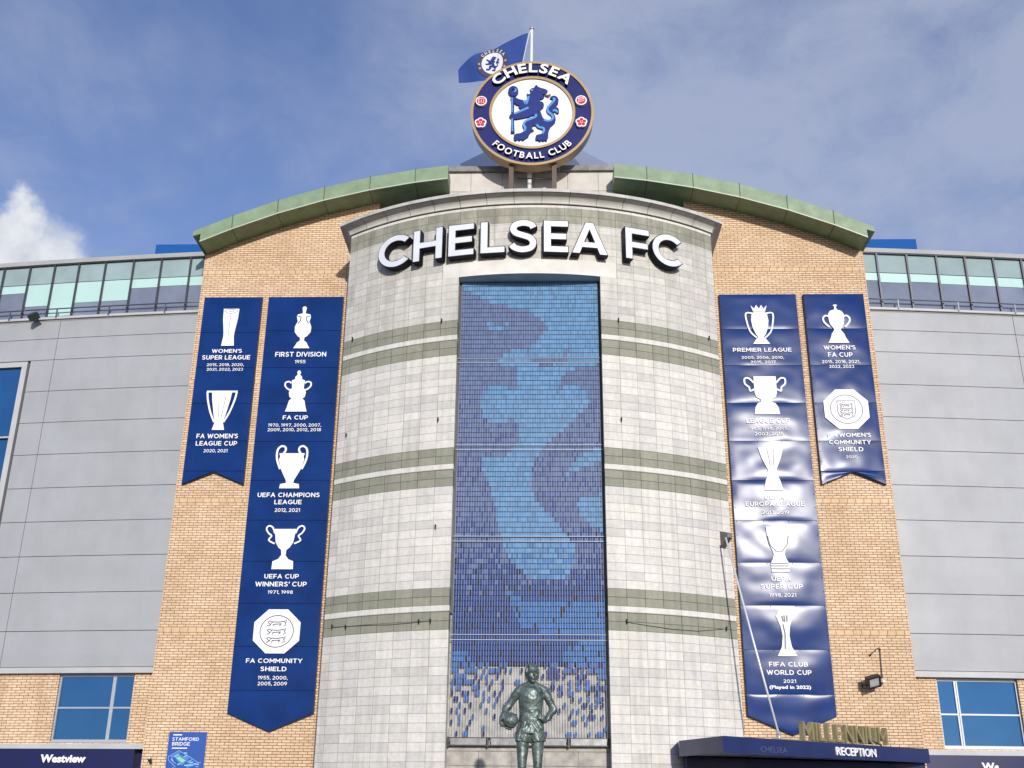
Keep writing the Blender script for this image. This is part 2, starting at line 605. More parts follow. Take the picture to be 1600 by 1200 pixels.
def stone_mat(name, c1, c2, cm, h, mortar=.006, w=.498, weather=0.0, rough=.8):
    """stack-bonded blocks laid out by UV in metres"""
    m = bpy.data.materials.new(name)
    m.use_nodes = True
    t = m.node_tree
    b = t.nodes['Principled BSDF']
    b.inputs['Roughness'].default_value = rough
    b.inputs['Specular IOR Level'].default_value = .3
    uv = N(t, 'ShaderNodeUVMap')
    g = N(t, 'ShaderNodeNewGeometry')
    br = N(t, 'ShaderNodeTexBrick')
    br.offset = 0
    br.inputs['Scale'].default_value = 1
    br.inputs['Brick Width'].default_value = w
    br.inputs['Row Height'].default_value = h
    br.inputs['Mortar Size'].default_value = mortar
    br.inputs['Mortar Smooth'].default_value = .1
    for k, c in (('Color1', c1), ('Color2', c2), ('Mortar', cm)):
        br.inputs[k].default_value = (*c, 1)
    t.links.new(uv.outputs[0], br.inputs['Vector'])
    # per-block tone
    dv = N(t, 'ShaderNodeVectorMath', operation='DIVIDE')
    dv.inputs[1].default_value = (w, h, 1)
    t.links.new(uv.outputs[0], dv.inputs[0])
    fl = N(t, 'ShaderNodeVectorMath', operation='FLOOR')
    t.links.new(dv.outputs[0], fl.inputs[0])
    wn_ = N(t, 'ShaderNodeTexWhiteNoise')
    t.links.new(fl.outputs[0], wn_.inputs['Vector'])
    big = N(t, 'ShaderNodeTexNoise', i_Scale=.7, i_Detail=3.0)
    t.links.new(g.outputs['Position'], big.inputs['Vector'])
    tone = math_node(t, 'ADD', math_node(t, 'MULTIPLY', wn_.outputs[0], .62), math_node(t, 'MULTIPLY', big.outputs[0], .38))
    col = mixc(t, 1.0, br.outputs[0], ramp(t, tone, [(.2, (.86, .86, .87)), (.34, (.94, .935, .93)), (.55, (1.0, .99, .975)), (.85, (1.03, 1.02, 1.005))]), 'MULTIPLY')
    nz = N(t, 'ShaderNodeTexNoise', i_Scale=9.0, i_Detail=8.0, i_Roughness=.7)
    t.links.new(g.outputs['Position'], nz.inputs['Vector'])
    col = mixc(t, 1.0, col, ramp(t, nz.outputs[0], [(.3, (.86, .855, .85)), (.62, (1.03, 1.03, 1.03))]), 'MULTIPLY')
    sk = N(t, 'ShaderNodeMapping')
    sk.inputs['Scale'].default_value = (4.5, 4.5, .28)
    t.links.new(g.outputs['Position'], sk.inputs[0])
    nk = N(t, 'ShaderNodeTexNoise', i_Scale=1.3, i_Detail=6.0, i_Roughness=.6)
    t.links.new(sk.outputs[0], nk.inputs['Vector'])
    col = mixc(t, 1.0, col, ramp(t, nk.outputs[0], [(.32, (.84, .835, .82)), (.55, (1.0, 1.0, 1.0))]), 'MULTIPLY')
    if weather > 0:
        sx = N(t, 'ShaderNodeMapping')
        sx.inputs['Scale'].default_value = (1.7, 1.7, .7)
        t.links.new(g.outputs['Position'], sx.inputs[0])
        ns = N(t, 'ShaderNodeTexNoise', i_Scale=1.5, i_Detail=7.0, i_Roughness=.65)
        t.links.new(sx.outputs[0], ns.inputs['Vector'])
        col = mixc(t, ramp(t, ns.outputs[0], [(.42, 0.0), (.62, weather)]), col, (.17, .165, .135))
    t.links.new(col, b.inputs['Base Color'])
    bp = N(t, 'ShaderNodeBump', i_Strength=.45, i_Distance=.01)
    bp.invert = True
    t.links.new(br.outputs[1], bp.inputs['Height'])
    b2 = N(t, 'ShaderNodeBump', i_Strength=.12, i_Distance=.01)
    t.links.new(nz.outputs[0], b2.inputs['Height'])
    t.links.new(bp.outputs[0], b2.inputs['Normal'])
    t.links.new(b2.outputs[0], b.inputs['Normal'])
    return m


def clad_mat():
    m = mat('grey_cladding', (.365, .38, .40), .45, noise=.09, nscale=.8, bump=.12, bscale=1.4)
    t = m.node_tree
    b = t.nodes['Principled BSDF']
    src = b.inputs['Base Color'].links[0].from_socket
    g = N(t, 'ShaderNodeNewGeometry')
    mp_ = N(t, 'ShaderNodeMapping')
    mp_.inputs['Scale'].default_value = (.8, .8, .55)
    mp_.inputs['Location'].default_value = (2.3, 0, 4.4)
    t.links.new(g.outputs['Position'], mp_.inputs[0])
    nz = N(t, 'ShaderNodeTexNoise', i_Scale=.9, i_Detail=5.0, i_Roughness=.62)
    t.links.new(mp_.outputs[0], nz.inputs['Vector'])
    sp = N(t, 'ShaderNodeSeparateXYZ')
    t.links.new(g.outputs['Position'], sp.inputs[0])
    right = ramp(t, math_node(t, 'MULTIPLY', math_node(t, 'SUBTRACT', sp.outputs[0], 10.5), .3), [(0, 0.0), (.5, 1.0)])
    f = math_node(t, 'MULTIPLY', ramp(t, nz.outputs[0], [(.56, 0.0), (.60, .55)]), right)
    t.links.new(mixc(t, f, src, (.345, .35, .365)), b.inputs['Base Color'])
    sk = N(t, 'ShaderNodeMapping')
    sk.inputs['Scale'].default_value = (1.6, 1.6, .3)
    t.links.new(g.outputs['Position'], sk.inputs[0])
    nk = N(t, 'ShaderNodeTexNoise', i_Scale=1.5, i_Detail=6.0, i_Roughness=.6)
    t.links.new(sk.outputs[0], nk.inputs['Vector'])
    cur_ = b.inputs['Base Color'].links[0].from_socket
    row = math_node(t, 'FLOOR', math_node(t, 'DIVIDE', sp.outputs[2], 1.068))
    wnr = N(t, 'ShaderNodeTexWhiteNoise', noise_dimensions='1D')
    t.links.new(row, wnr.inputs['W'])
    tone = mixc(t, 1.0, ramp(t, nk.outputs[0], [(.30, .95), (.6, 1.0)]), ramp(t, wnr.outputs[0], [(0, .965), (1, 1.0)]), 'MULTIPLY')
    t.links.new(mixc(t, 1.0, cur_, tone, 'MULTIPLY'), b.inputs['Base Color'])
    return m


M_ASPH = mat('asphalt', (.05, .05, .052), .9, noise=.3, nscale=2, bump=.3, bscale=60)
M_BRICK = brick_mat('buff_brick', .10)
M_BRICK2 = brick_mat('buff_brick_stained', .42)
ROW = 2.64/12
STONE1, STONE2, STJ = (.64, .63, .595), (.71, .698, .66), (.33, .325, .295)
M_STONE = stone_mat('pale_stone', STONE1, STONE2, STJ, ROW)
M_STONE_T = stone_mat('pale_stone_upper', (.58, .573, .535), (.67, .66, .62), STJ, ROW, weather=.16)
M_GREEN = stone_mat('grey_green_stone', (.285, .295, .235), (.325, .33, .265), (.11, .11, .09), .22, mortar=.008)
M_GREEN_T = stone_mat('grey_green_stone_weathered', (.34, .345, .28), (.38, .385, .315), (.16, .155, .125), .25, mortar=.007, weather=.6)
M_WHITE = stone_mat('white_stone', (.66, .65, .615), (.72, .71, .67), (.44, .43, .40), .5, mortar=.003, w=.996)
M_LINTEL = mat('lintel_stone', (.70, .69, .64), .8, noise=.14, nscale=1.6, bump=.1)
M_CORN = mat('cornice_stone', (.58, .57, .53), .8, noise=.22, nscale=1.3, bump=.12)
M_CORN_TOP = mat('cornice_lip_stone', (.54, .53, .50), .8, noise=.25, nscale=2.2, bump=.12)
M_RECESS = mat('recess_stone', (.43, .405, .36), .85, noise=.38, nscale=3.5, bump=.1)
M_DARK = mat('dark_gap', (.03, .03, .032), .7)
M_ROOF = mat('pale_green_metal', (.20, .29, .17), .5, noise=.22, nscale=2.2, bump=.1, bscale=3)
M_CAPP = mat('grey_capping', (.22, .215, .21), .6, noise=.3, nscale=3)
M_CLAD = clad_mat()
M_CLADE = mat('pale_grey_trim', (.46, .465, .47), .5, noise=.12, nscale=1.2)
M_MULL = mat('dark_frame_metal', (.045, .048, .065), .4, metal=.3)
M_RAIL = mat('rail_metal', (.10, .115, .14), .4, metal=.5)
M_GL_UP = mat('frosted_teal_glass', (.30, .40, .40), .14, noise=.2, nscale=.6, spec=.6)
M_GL_BL = mat('mint_blind', (.45, .66, .62), .25, noise=.05, nscale=.9, spec=.6)
M_GL_DK = mat('dark_glass', (.19, .22, .29), .08, noise=.35, nscale=.5, spec=.8)
M_WIN = mat('blue_reflecting_glass', (.035, .14, .33), .03, metal=.55, noise=.12, nscale=.5, bump=.03, bscale=.8, rvar=.2)  # sky's blue reflection is put into the base colour
M_ALU = mat('pale_aluminium', (.46, .49, .52), .4, metal=.4)
M_NAVY = mat('navy_panel', (.008, .011, .075), .35, noise=.15, nscale=2)
M_CANOPY = mat('navy_canopy_metal', (.014, .026, .115), .35, noise=.2, nscale=1.5)
M_SOFFIT = mat('pale_soffit', (.80, .85, .82), .5, noise=.05)
M_BANNER = mat('blue_banner_sheet', (.008, .036, .165), .20, noise=.22, nscale=1.1, spec=.09, rvar=.12)  # colour noise also stands in for mottled reflections
M_BANEDGE = mat('banner_edge', (.02, .02, .035), .6)
M_PRINT = mat('white_print', (.84, .84, .85), .5, spec=.2)
M_INK = mat('dark_ink', (.06, .065, .10), .5)
M_LETW = mat('letter_face', (.70, .73, .78), .4, noise=.09, nscale=1.8)
M_LETB = mat('letter_return', (.010, .010, .02), .6, spec=.15)
M_GOLD = mat('gold_rim', (.36, .245, .115), .4, metal=.25, noise=.15, nscale=2)
M_GOLDL = mat('weathered_gilt', (.34, .295, .155), .45, metal=.3, noise=.25, nscale=4)
M_SIGNB = mat('sign_blue', (.016, .022, .135), .5, noise=.08, spec=.15)
M_SIGNBK = mat('sign_dark_return', (.02, .018, .022), .5)
M_SIGNW = mat('sign_white', (.80, .80, .80), .4, noise=.03, nscale=1.5)
M_LIONB = mat('lion_blue', (.018, .035, .19), .5, noise=.06, spec=.15)
M_LIONL = mat('lion_light_blue', (.09, .29, .60), .5, spec=.2)
M_RED = mat('badge_red', (.50, .025, .045), .5, spec=.2)
M_POLE = mat('white_pole', (.78, .78, .76), .35)
M_FLAG = mat('blue_flag_cloth', (.014, .05, .24), .8, noise=.15, nscale=1.2)
M_FLAGD = mat('flag_dark_ring', (.045, .045, .09), .8)
M_FLAGW = mat('flag_white', (.62, .62, .66), .8)
M_STEEL = mat('steel_cable', (.33, .38, .47), .5, metal=.3, spec=.3)
M_BOXM = mat('trough_metal', (.20, .21, .22), .35, metal=.4, noise=.4, nscale=6)
M_BLACK = mat('black_fitting_and_shade', (.015, .015, .017), .4)
M_LENS = mat('lamp_glass', (.35, .37, .38), .08, spec=.9)
M_REFL = mat('lamp_reflector', (.85, .85, .82), .25, metal=.6)
M_BLUEBOX = mat('blue_metal_box', (.012, .09, .32), .8, spec=.15)
M_MAPB = mat('map_sign_blue', (.012, .075, .35), .4)
M_MAPL = mat('map_line_pale', (.28, .48, .78), .5)
M_MAPM = mat('map_mid_blue', (.05, .21, .52), .5)
M_PITCH = mat('map_green', (.22, .60, .30), .5)
M_ROD = mat('painted_rod', (.70, .71, .72), .4, metal=.3)
M_ROOFNET = bpy.data.materials.new('translucent_sheet')
M_ROOFNET.use_nodes = True
_t = M_ROOFNET.node_tree
_b = _t.nodes['Principled BSDF']
_b.inputs['Base Color'].default_value = (.30, .36, .50, 1)
_b.inputs['Roughness'].default_value = .6
_tr = N(_t, 'ShaderNodeBsdfTransparent')
_mx = N(_t, 'ShaderNodeMixShader')
_mx.inputs[0].default_value = .45
_t.links.new(_tr.outputs[0], _mx.inputs[1])
_t.links.new(_b.outputs[0], _mx.inputs[2])
_t.links.new(_mx.outputs[0], _t.nodes['Material Output'].inputs[0])


def bronze_mat():
    m = bpy.data.materials.new('verdigris_bronze')
    m.use_nodes = True
    t = m.node_tree
    b = t.nodes['Principled BSDF']
    g = N(t, 'ShaderNodeNewGeometry')
    nz = N(t, 'ShaderNodeTexNoise', i_Scale=7.0, i_Detail=8.0, i_Roughness=.7, i_Distortion=.8)
    t.links.new(g.outputs['Position'], nz.inputs['Vector'])
    col = ramp(t, nz.outputs[0], [(.30, (.03, .043, .041)), (.44, (.09, .12, .112)), (.58, (.16, .205, .19)), (.72, (.32, .39, .36))])
    t.links.new(col, b.inputs['Base Color'])
    b.inputs['Metallic'].default_value = .45
    b.inputs['Roughness'].default_value = .42
    nb = N(t, 'ShaderNodeTexNoise', i_Scale=16.0, i_Detail=5.0)
    t.links.new(g.outputs['Position'], nb.inputs['Vector'])
    bp = N(t, 'ShaderNodeBump', i_Strength=.4, i_Distance=.02)
    t.links.new(nb.outputs[0], bp.inputs['Height'])
    t.links.new(bp.outputs[0], b.inputs['Normal'])
    return m


M_BRONZE = bronze_mat()


def tile_mat():
    m = bpy.data.materials.new('mosaic_tile')
    m.use_nodes = True
    t = m.node_tree
    b = t.nodes['Principled BSDF']
    a = N(t, 'ShaderNodeVertexColor', layer_name='tile')
    t.links.new(a.outputs[0], b.inputs['Base Color'])
    b.inputs['Roughness'].default_value = .55
    b.inputs['Specular IOR Level'].default_value = .2
    return m


M_TILE = tile_mat()

# ================================================================== SETTING
bm = bmesh.new()
bmesh.ops.create_grid(bm, x_segments=4, y_segments=4, size=900)
g = obj('ground', bm, M_ASPH)
tag(g, 'grey asphalt forecourt in front of the stadium', 'ground', kind='structure')

# ================================================================== BRICK ENTRANCE BLOCK
BX = 10.49
RC, RTOP = 24.0, 20.69


def roof_z(x):
    return RTOP-RC+sqrt(RC*RC-x*x)


blk = thing('brick_building', (0, 2, 0), 'buff brick entrance block with pale green arched roof edges', 'building')
M_SEAM = mat('dark_green_seam', (.07, .10, .06), .6)
SEAM = [2.66, 3.7, 5.15, 6.6, 8.05, 9.45, 10.66]
for s in (-1, 1):
    bm = bmesh.new()
    xs = [4.95, 5.15, 6.6, 8.05, 9.45, BX]
    poly = [(s*4.95, 0)]+[(s*BX, 0)]+[(s*x, roof_z(x)-.485) for x in xs[::-1]]
    if s < 0:
        poly = poly[::-1]
    prism(bm, poly, 0, 7.0)
    obj('brick_wall', bm, M_BRICK, blk)
    # roof edge: slab from 1 m in front of the wall to the back, faceted at the seams
    bm = bmesh.new()
    for i in range(len(SEAM)-1):
        x0, x1 = SEAM[i], SEAM[i+1]
        gap = .012
        a0, a1 = x0+(gap if i else 0), x1
        zt = lambda x: roof_z(x0)+(roof_z(x1)-roof_z(x0))*(x-x0)/(x1-x0)
        h = .49
        if i == len(SEAM)-2:
            pl_ = [(a0, zt(a0)-h), (10.42, zt(10.42)-h), (10.42, zt(10.42)-.2), (x1, zt(x1)-.17), (x1, zt(x1)), (a0, zt(a0))]
        else:
            pl_ = [(a0, zt(a0)-h), (a1, zt(a1)-h), (a1, zt(a1)), (a0, zt(a0))]
        pl_ = [(s*x, z) for x, z in pl_]
        if s < 0:
            pl_ = pl_[::-1]
        prism(bm, pl_, -.86, 7.2)
    ro = obj('roof', bm, M_ROOF, blk)
    bm = bmesh.new()                       # standing seams between fascia lengths
    for x in SEAM[1:-1]:
        z = roof_z(x)
        box(bm, s*x-.014, s*x+.014, -.872, 6.5, z-.49, z+.03)
    obj('seam', bm, M_SEAM, ro)
    bm = bmesh.new()                       # bright drip edge along the fascia foot
    for i in range(len(SEAM)-1):
        x0, x1 = SEAM[i], min(SEAM[i+1], 10.42)
        ribbon(bm, [(s*x0, roof_z(x0)-.487), (s*x1, roof_z(x1)-.487-(.0 if x1 < 10 else .0))], .035, -.88, thick=.016)
    obj('drip_edge', bm, mat('drip_edge', (.42, .50, .38), .4), ro)
bm = bmesh.new()
box(bm, -4.95, 4.95, 1.2, 7.0, 0, 19.4)
obj('rear_wall', bm, M_DARK, blk)  # near-black colour stands for the shade of this recess
bm = bmesh.new()
PX, PY = 2.74, .05
PZ = 20.82
box(bm, -PX, PX, PY, 6.9, 17.0, PZ)
for x in (-1.98, -.95, .1, 1.2, 2.2):
    box(bm, x-.008, x+.008, PY-.006, PY+.01, 18.2, PZ, 1)
box(bm, -PX, PX, PY-.006, PY+.01, 20.1, 20.12, 1)
obj('parapet', bm, [mat('parapet_stone', (.58, .555, .505), .8, noise=.15, nscale=1.5), M_CAPP], blk)
bm = bmesh.new()
xs = [-PX-.03+i*(2*PX+.06)/6 for i in range(7)]
for i in range(6):
    box(bm, xs[i]+.006, xs[i+1]-.006, PY-.12, 6.9, PZ+.01, PZ+.19+.012*random.random())
obj('capping', bm, M_CAPP, blk)

# translucent pitched sheet behind the crest
bm = bmesh.new()
zb = 20.75
base = [P(706, 262, 1.0), P(962, 262, 1.0), Vector((2.7, 6.0, 21.2)), Vector((-2.7, 6.0, 21.2))]
a1 = P(790, 222, 2.6)
a2 = P(895, 228, 2.6)
v = [bm.verts.new(p) for p in base]
t1, t2 = bm.verts.new(a1), bm.verts.new(a2)
bm.faces.new((v[0], v[1], t2, t1))
bm.faces.new((v[1], v[2], t2))
bm.faces.new((v[2], v[3], t1, t2))
bm.faces.new((v[3], v[0], t1))
rl = obj('rooflight', bm, M_ROOFNET)
tag(rl, 'pale translucent pitched rooflight behind the round crest sign', 'rooflight')

# ================================================================== STONE FRONTAGE
tow = thing('stone_frontage', (0, -2, 0), 'pale stone curved frontage with grey green bands and flared cornice', 'facade')


def arc_wall(bm, a0, a1, z0, z1, R=TR, mi=0, v0=None, seg=None, both=True):
    """strip of the curved wall, UV in metres; v measured from v0"""
    uvl = bm.loops.layers.uv.verify()
    n = seg or max(1, int(abs(a1-a0)/rad(1.5)))
    v0 = z0 if v0 is None else v0
    for i in range(n):
        b0, b1 = a0+(a1-a0)*i/n, a0+(a1-a0)*(i+1)/n
        q = [(b0, z0), (b1, z0), (b1, z1), (b0, z1)]
        f = bm.faces.new([bm.verts.new((*arc(a, R), z)) for a, z in q])
        f.material_index = mi
        sg = 1 if b0+b1 > 0 else -1
        for l, (a, z) in zip(f.loops, q):
            l[uvl].uv = ((sg*a-A_OPEN)*R+4.98, z-v0+10*ROW if False else z-v0)


def side_wall(bm, x, y0, y1, z0, z1, mi=0, v0=None, flip=False):
    uvl = bm.loops.layers.uv.verify()
    v0 = z0 if v0 is None else v0
    q = [(y0, z0), (y1, z0), (y1, z1), (y0, z1)]
    if flip:
        q = q[::-1]
    f = bm.faces.new([bm.verts.new((x, y, z)) for y, z in q])
    f.material_index = mi
    for l, (y, z) in zip(f.loops, q):
        l[uvl].uv = (y+20, z-v0)


BANDS = [6.49, 10.16, 13.845]
LZ0, LZ1 = 15.155, 15.615
TOPZ = 17.33
strips = []            # z0, z1, mat index, v0
z = 0.0
zlist = []
cur = 0.0
for bt in BANDS:
    zlist.append((cur, bt-1.04, 0, (bt-1.04)-12*ROW*math.ceil(((bt-1.04)-cur)/(12*ROW))))
    zlist.append((bt-1.04, bt-.575, 1, bt-1.04-.0))
    zlist.append((bt-.575, bt-.44, 2, bt-.575-.1))
    zlist.append((bt-.44, bt, 1, bt-.44))
    cur = bt
zlist.append((cur, 16.75, 3, cur))
zlist.append((16.75, 17.25, 4, 16.75))
zlist.append((17.25, TOPZ, 2, 17.0))
AL = rad(15.45)
bm = bmesh.new()
for z0, z1, mi, v0 in zlist:
    cuts = [z0]+[c for c in (LZ0, LZ1) if z0 < c < z1]+[z1]
    for c0, c1 in zip(cuts[:-1], cuts[1:]):
        zm = (c0+c1)/2
        for s in (-1, 1):
            lo = A_OPEN if zm < LZ0 else (AL if zm < LZ1 else 0)
            arc_wall(bm, s*A_EDGE if s < 0 else s*lo, s*lo if s < 0 else s*A_EDGE, c0, c1, mi=mi, v0=v0)
            side_wall(bm, s*T_B, -T_E, -.005, c0, c1, mi, v0, flip=s < 0)
            if zm < LZ0:
                xo, yo = arc(s*A_OPEN)
                side_wall(bm, xo, yo, -3.05, c0, c1, mi, v0, flip=s > 0)
fr = obj('wall', bm, [M_STONE, M_GREEN, M_WHITE, M_STONE_T, M_GREEN_T], tow)
# lintel
bm = bmesh.new()
n = 20
for i in range(n):
    b0, b1 = -AL+2*AL*i/n, -AL+2*AL*(i+1)/n
    p = [(*arc(b0, TR+.004), 0), (*arc(b1, TR+.004), 0), (*arc(b1, TR-1.3), 0), (*arc(b0, TR-1.3), 0)]
    hexa(bm, [(x, y, LZ0) for x, y, _ in p]+[(x, y, LZ1) for x, y, _ in p])
obj('lintel', bm, M_LINTEL, tow)
# recess
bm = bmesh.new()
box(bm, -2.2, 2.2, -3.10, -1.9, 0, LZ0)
for z in (1.2, 1.75, 2.3, 2.63, 4.2, 4.95, 5.75):
    box(bm, -1.96, 1.96, -3.108, -3.09, z-.012, z+.012, 1)
for x in (-1.2, -.4, .4, 1.2):
    box(bm, x-.008, x+.008, -3.108, -3.09, 0, 2.64, 1)
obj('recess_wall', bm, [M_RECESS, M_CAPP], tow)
# cornice swept round the front and both returns
path = [Vector((-T_B, .02)), Vector((-T_B, -T_E))]
na = 36
path = [(Vector((-T_B, -.005)), Vector((-1, 0)))]
for i in range(na+1):
    a = -A_EDGE+2*A_EDGE*i/na
    p = Vector(arc(a))
    nrm = Vector((sin(a), -cos(a)))
    if i == 0:
        mn = (nrm+Vector((-1, 0)))
        nrm = mn/mn.dot(nrm)/1.0
        nrm = mn.normalized()/mn.normalized().dot(Vector((-1, 0)))
    if i == na:
        mn = (nrm+Vector((1, 0)))
        nrm = mn.normalized()/mn.normalized().dot(Vector((1, 0)))
    path.append((p, nrm))
path.append((Vector((T_B, -.005)), Vector((1, 0))))
PR = .31
prof_cove = [(-.02, TOPZ+.025), (.035, TOPZ+.027)]+[(.05+(PR-.05)*(1-cos(t*pi/2/6)), TOPZ+.03+.20*sin(t*pi/2/6)) for t in range(7)]
prof_lip = [(PR, TOPZ+.235), (PR+.03, TOPZ+.24), (PR+.03, TOPZ+.335), (PR+.015, TOPZ+.35), (-1.4, TOPZ+.37)]


def sweep(bm, prof, skip=None):
    rows = []
    for p, nr in path:
        rows.append([bm.verts.new((p.x+nr.x*a, p.y+nr.y*a if a > -.5 else min(p.y+.9, -.3), z)) for a, z in prof])
    for r1, r2 in zip(rows[:-1], rows[1:]):
        for k in range(len(prof)-1):
            bm.faces.new((r1[k], r2[k], r2[k+1], r1[k+1]))
    bmesh.ops.recalc_face_normals(bm, faces=bm.faces)


bm = bmesh.new()
sweep(bm, prof_lip)
lip_bm = bm
bm = bmesh.new()
sweep(bm, prof_cove)
for i in range(-7, 8):
    a = rad(4.9)*i+rad(2.2)
    for (r_a, z_a), (r_b, z_b) in zip(prof_cove[1:]+prof_lip[:3], prof_cove[2:]+prof_lip[1:4]):
        pa = [Vector((*arc(a+d, TR+r_a+.003), z_a-.003)) for d in (-.0011, .0011)]
        pb = [Vector((*arc(a+d, TR+r_b+.003), z_b-.003)) for d in (-.0011, .0011)]
        if (pa[0]-pb[0]).length > .01:
            bm.faces.new([bm.verts.new(p) for p in (pa[0], pa[1], pb[1], pb[0])]).material_index = 1
co = obj('cornice', bm, [M_CORN, M_CAPP], tow)
obj('cornice_lip', lip_bm, M_CORN_TOP, co)
bm = bmesh.new()                            # gap under the cornice, its shadow put into the near-black colour
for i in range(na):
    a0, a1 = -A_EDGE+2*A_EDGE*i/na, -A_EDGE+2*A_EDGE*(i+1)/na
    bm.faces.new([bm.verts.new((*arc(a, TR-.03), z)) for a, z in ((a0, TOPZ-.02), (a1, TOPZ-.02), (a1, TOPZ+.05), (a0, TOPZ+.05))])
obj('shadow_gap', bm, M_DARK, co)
bm = bmesh.new()                            # flat deck on top, behind the lip
top = [arc(-A_EDGE+2*A_EDGE*i/na, TR-.5) for i in range(na+1)]
poly = [(T_B-.2, -.01)]+[(-T_B+.2, -.01)]
vs = [bm.verts.new((x, y, TOPZ+.30)) for x, y in top]+[bm.verts.new((x, y, TOPZ+.30)) for x, y in poly]
bm.faces.new(vs)
obj('roof_deck', bm, M_CAPP, tow)
# small black anchor bolts
for x, y in ((690.6, 502.5), (552, 531), (542, 681), (685, 657), (541, 980.5), (673, 971), (655, 972), (966, 501.5), (1107, 529.5),
             (970.5, 656.5), (979, 971.5), (1134, 983), (681, 824), (520, 980)):
    a, z = cyl(x, y)
    if abs(a) > A_EDGE-.004:
        a = math.copysign(A_EDGE-.01, a)
    px, py = arc(a, TR+.02)
    bm = bmesh.new()
    tube(bm, [(px, py, z), (px+.01*sin(a), py-.05, z+.05), (px, py-.03, z-.06)], [.02, .022, .011], 6)
    obj('anchor_bolt', bm, M_BLACK, tow)
# thin slack wires along the lowest green band
for l in ([(521, 980), (560, 977.5), (610, 976), (655, 972), (673, 969.5)], [(980, 972), (1010, 977), (1050, 983), (1090, 986), (1130, 983)]):
    pts = []
    for x, y in l:
        a, z = cyl(x, y, TR+.03)
        pts.append((*arc(a, TR+.03), z))
    bm = bmesh.new()
    tube(bm, pts, .0055, 5)
    obj('wire', bm, M_BLACK, tow)

# ================================================================== STAND WINGS
G_ST = 'grey stand wings either side of the brick block'


def st_strip(bm, s, x0, x1, z0, z1, off0=0.0, off1=None, thick=.12, step=.7, mi=0):
    """curved strip of the stand face from |x0| to |x1|; off = metres in front of the face"""
    off1 = off0 if off1 is None else off1
    n = max(1, int((x1-x0)/step))
    for i in range(n):
        a, b = s*(x0+(x1-x0)*i/n), s*(x0+(x1-x0)*(i+1)/n)
        if s < 0:
            a, b = b, a
        ya, yb = yst(a)-off0, yst(b)-off0
        hexa(bm, [(a, ya, z0), (b, yb, z0), (b, yb+thick, z0), (a, ya+thick, z0),
                  (a, ya-(off1-off0), z1), (b, yb-(off1-off0), z1), (b, yb+thick, z1), (a, ya+thick, z1)], mi)


def stz(x, y, X):
    """height of a survey point on the stand face near world X"""
    return P(x, y, yst(X)).z


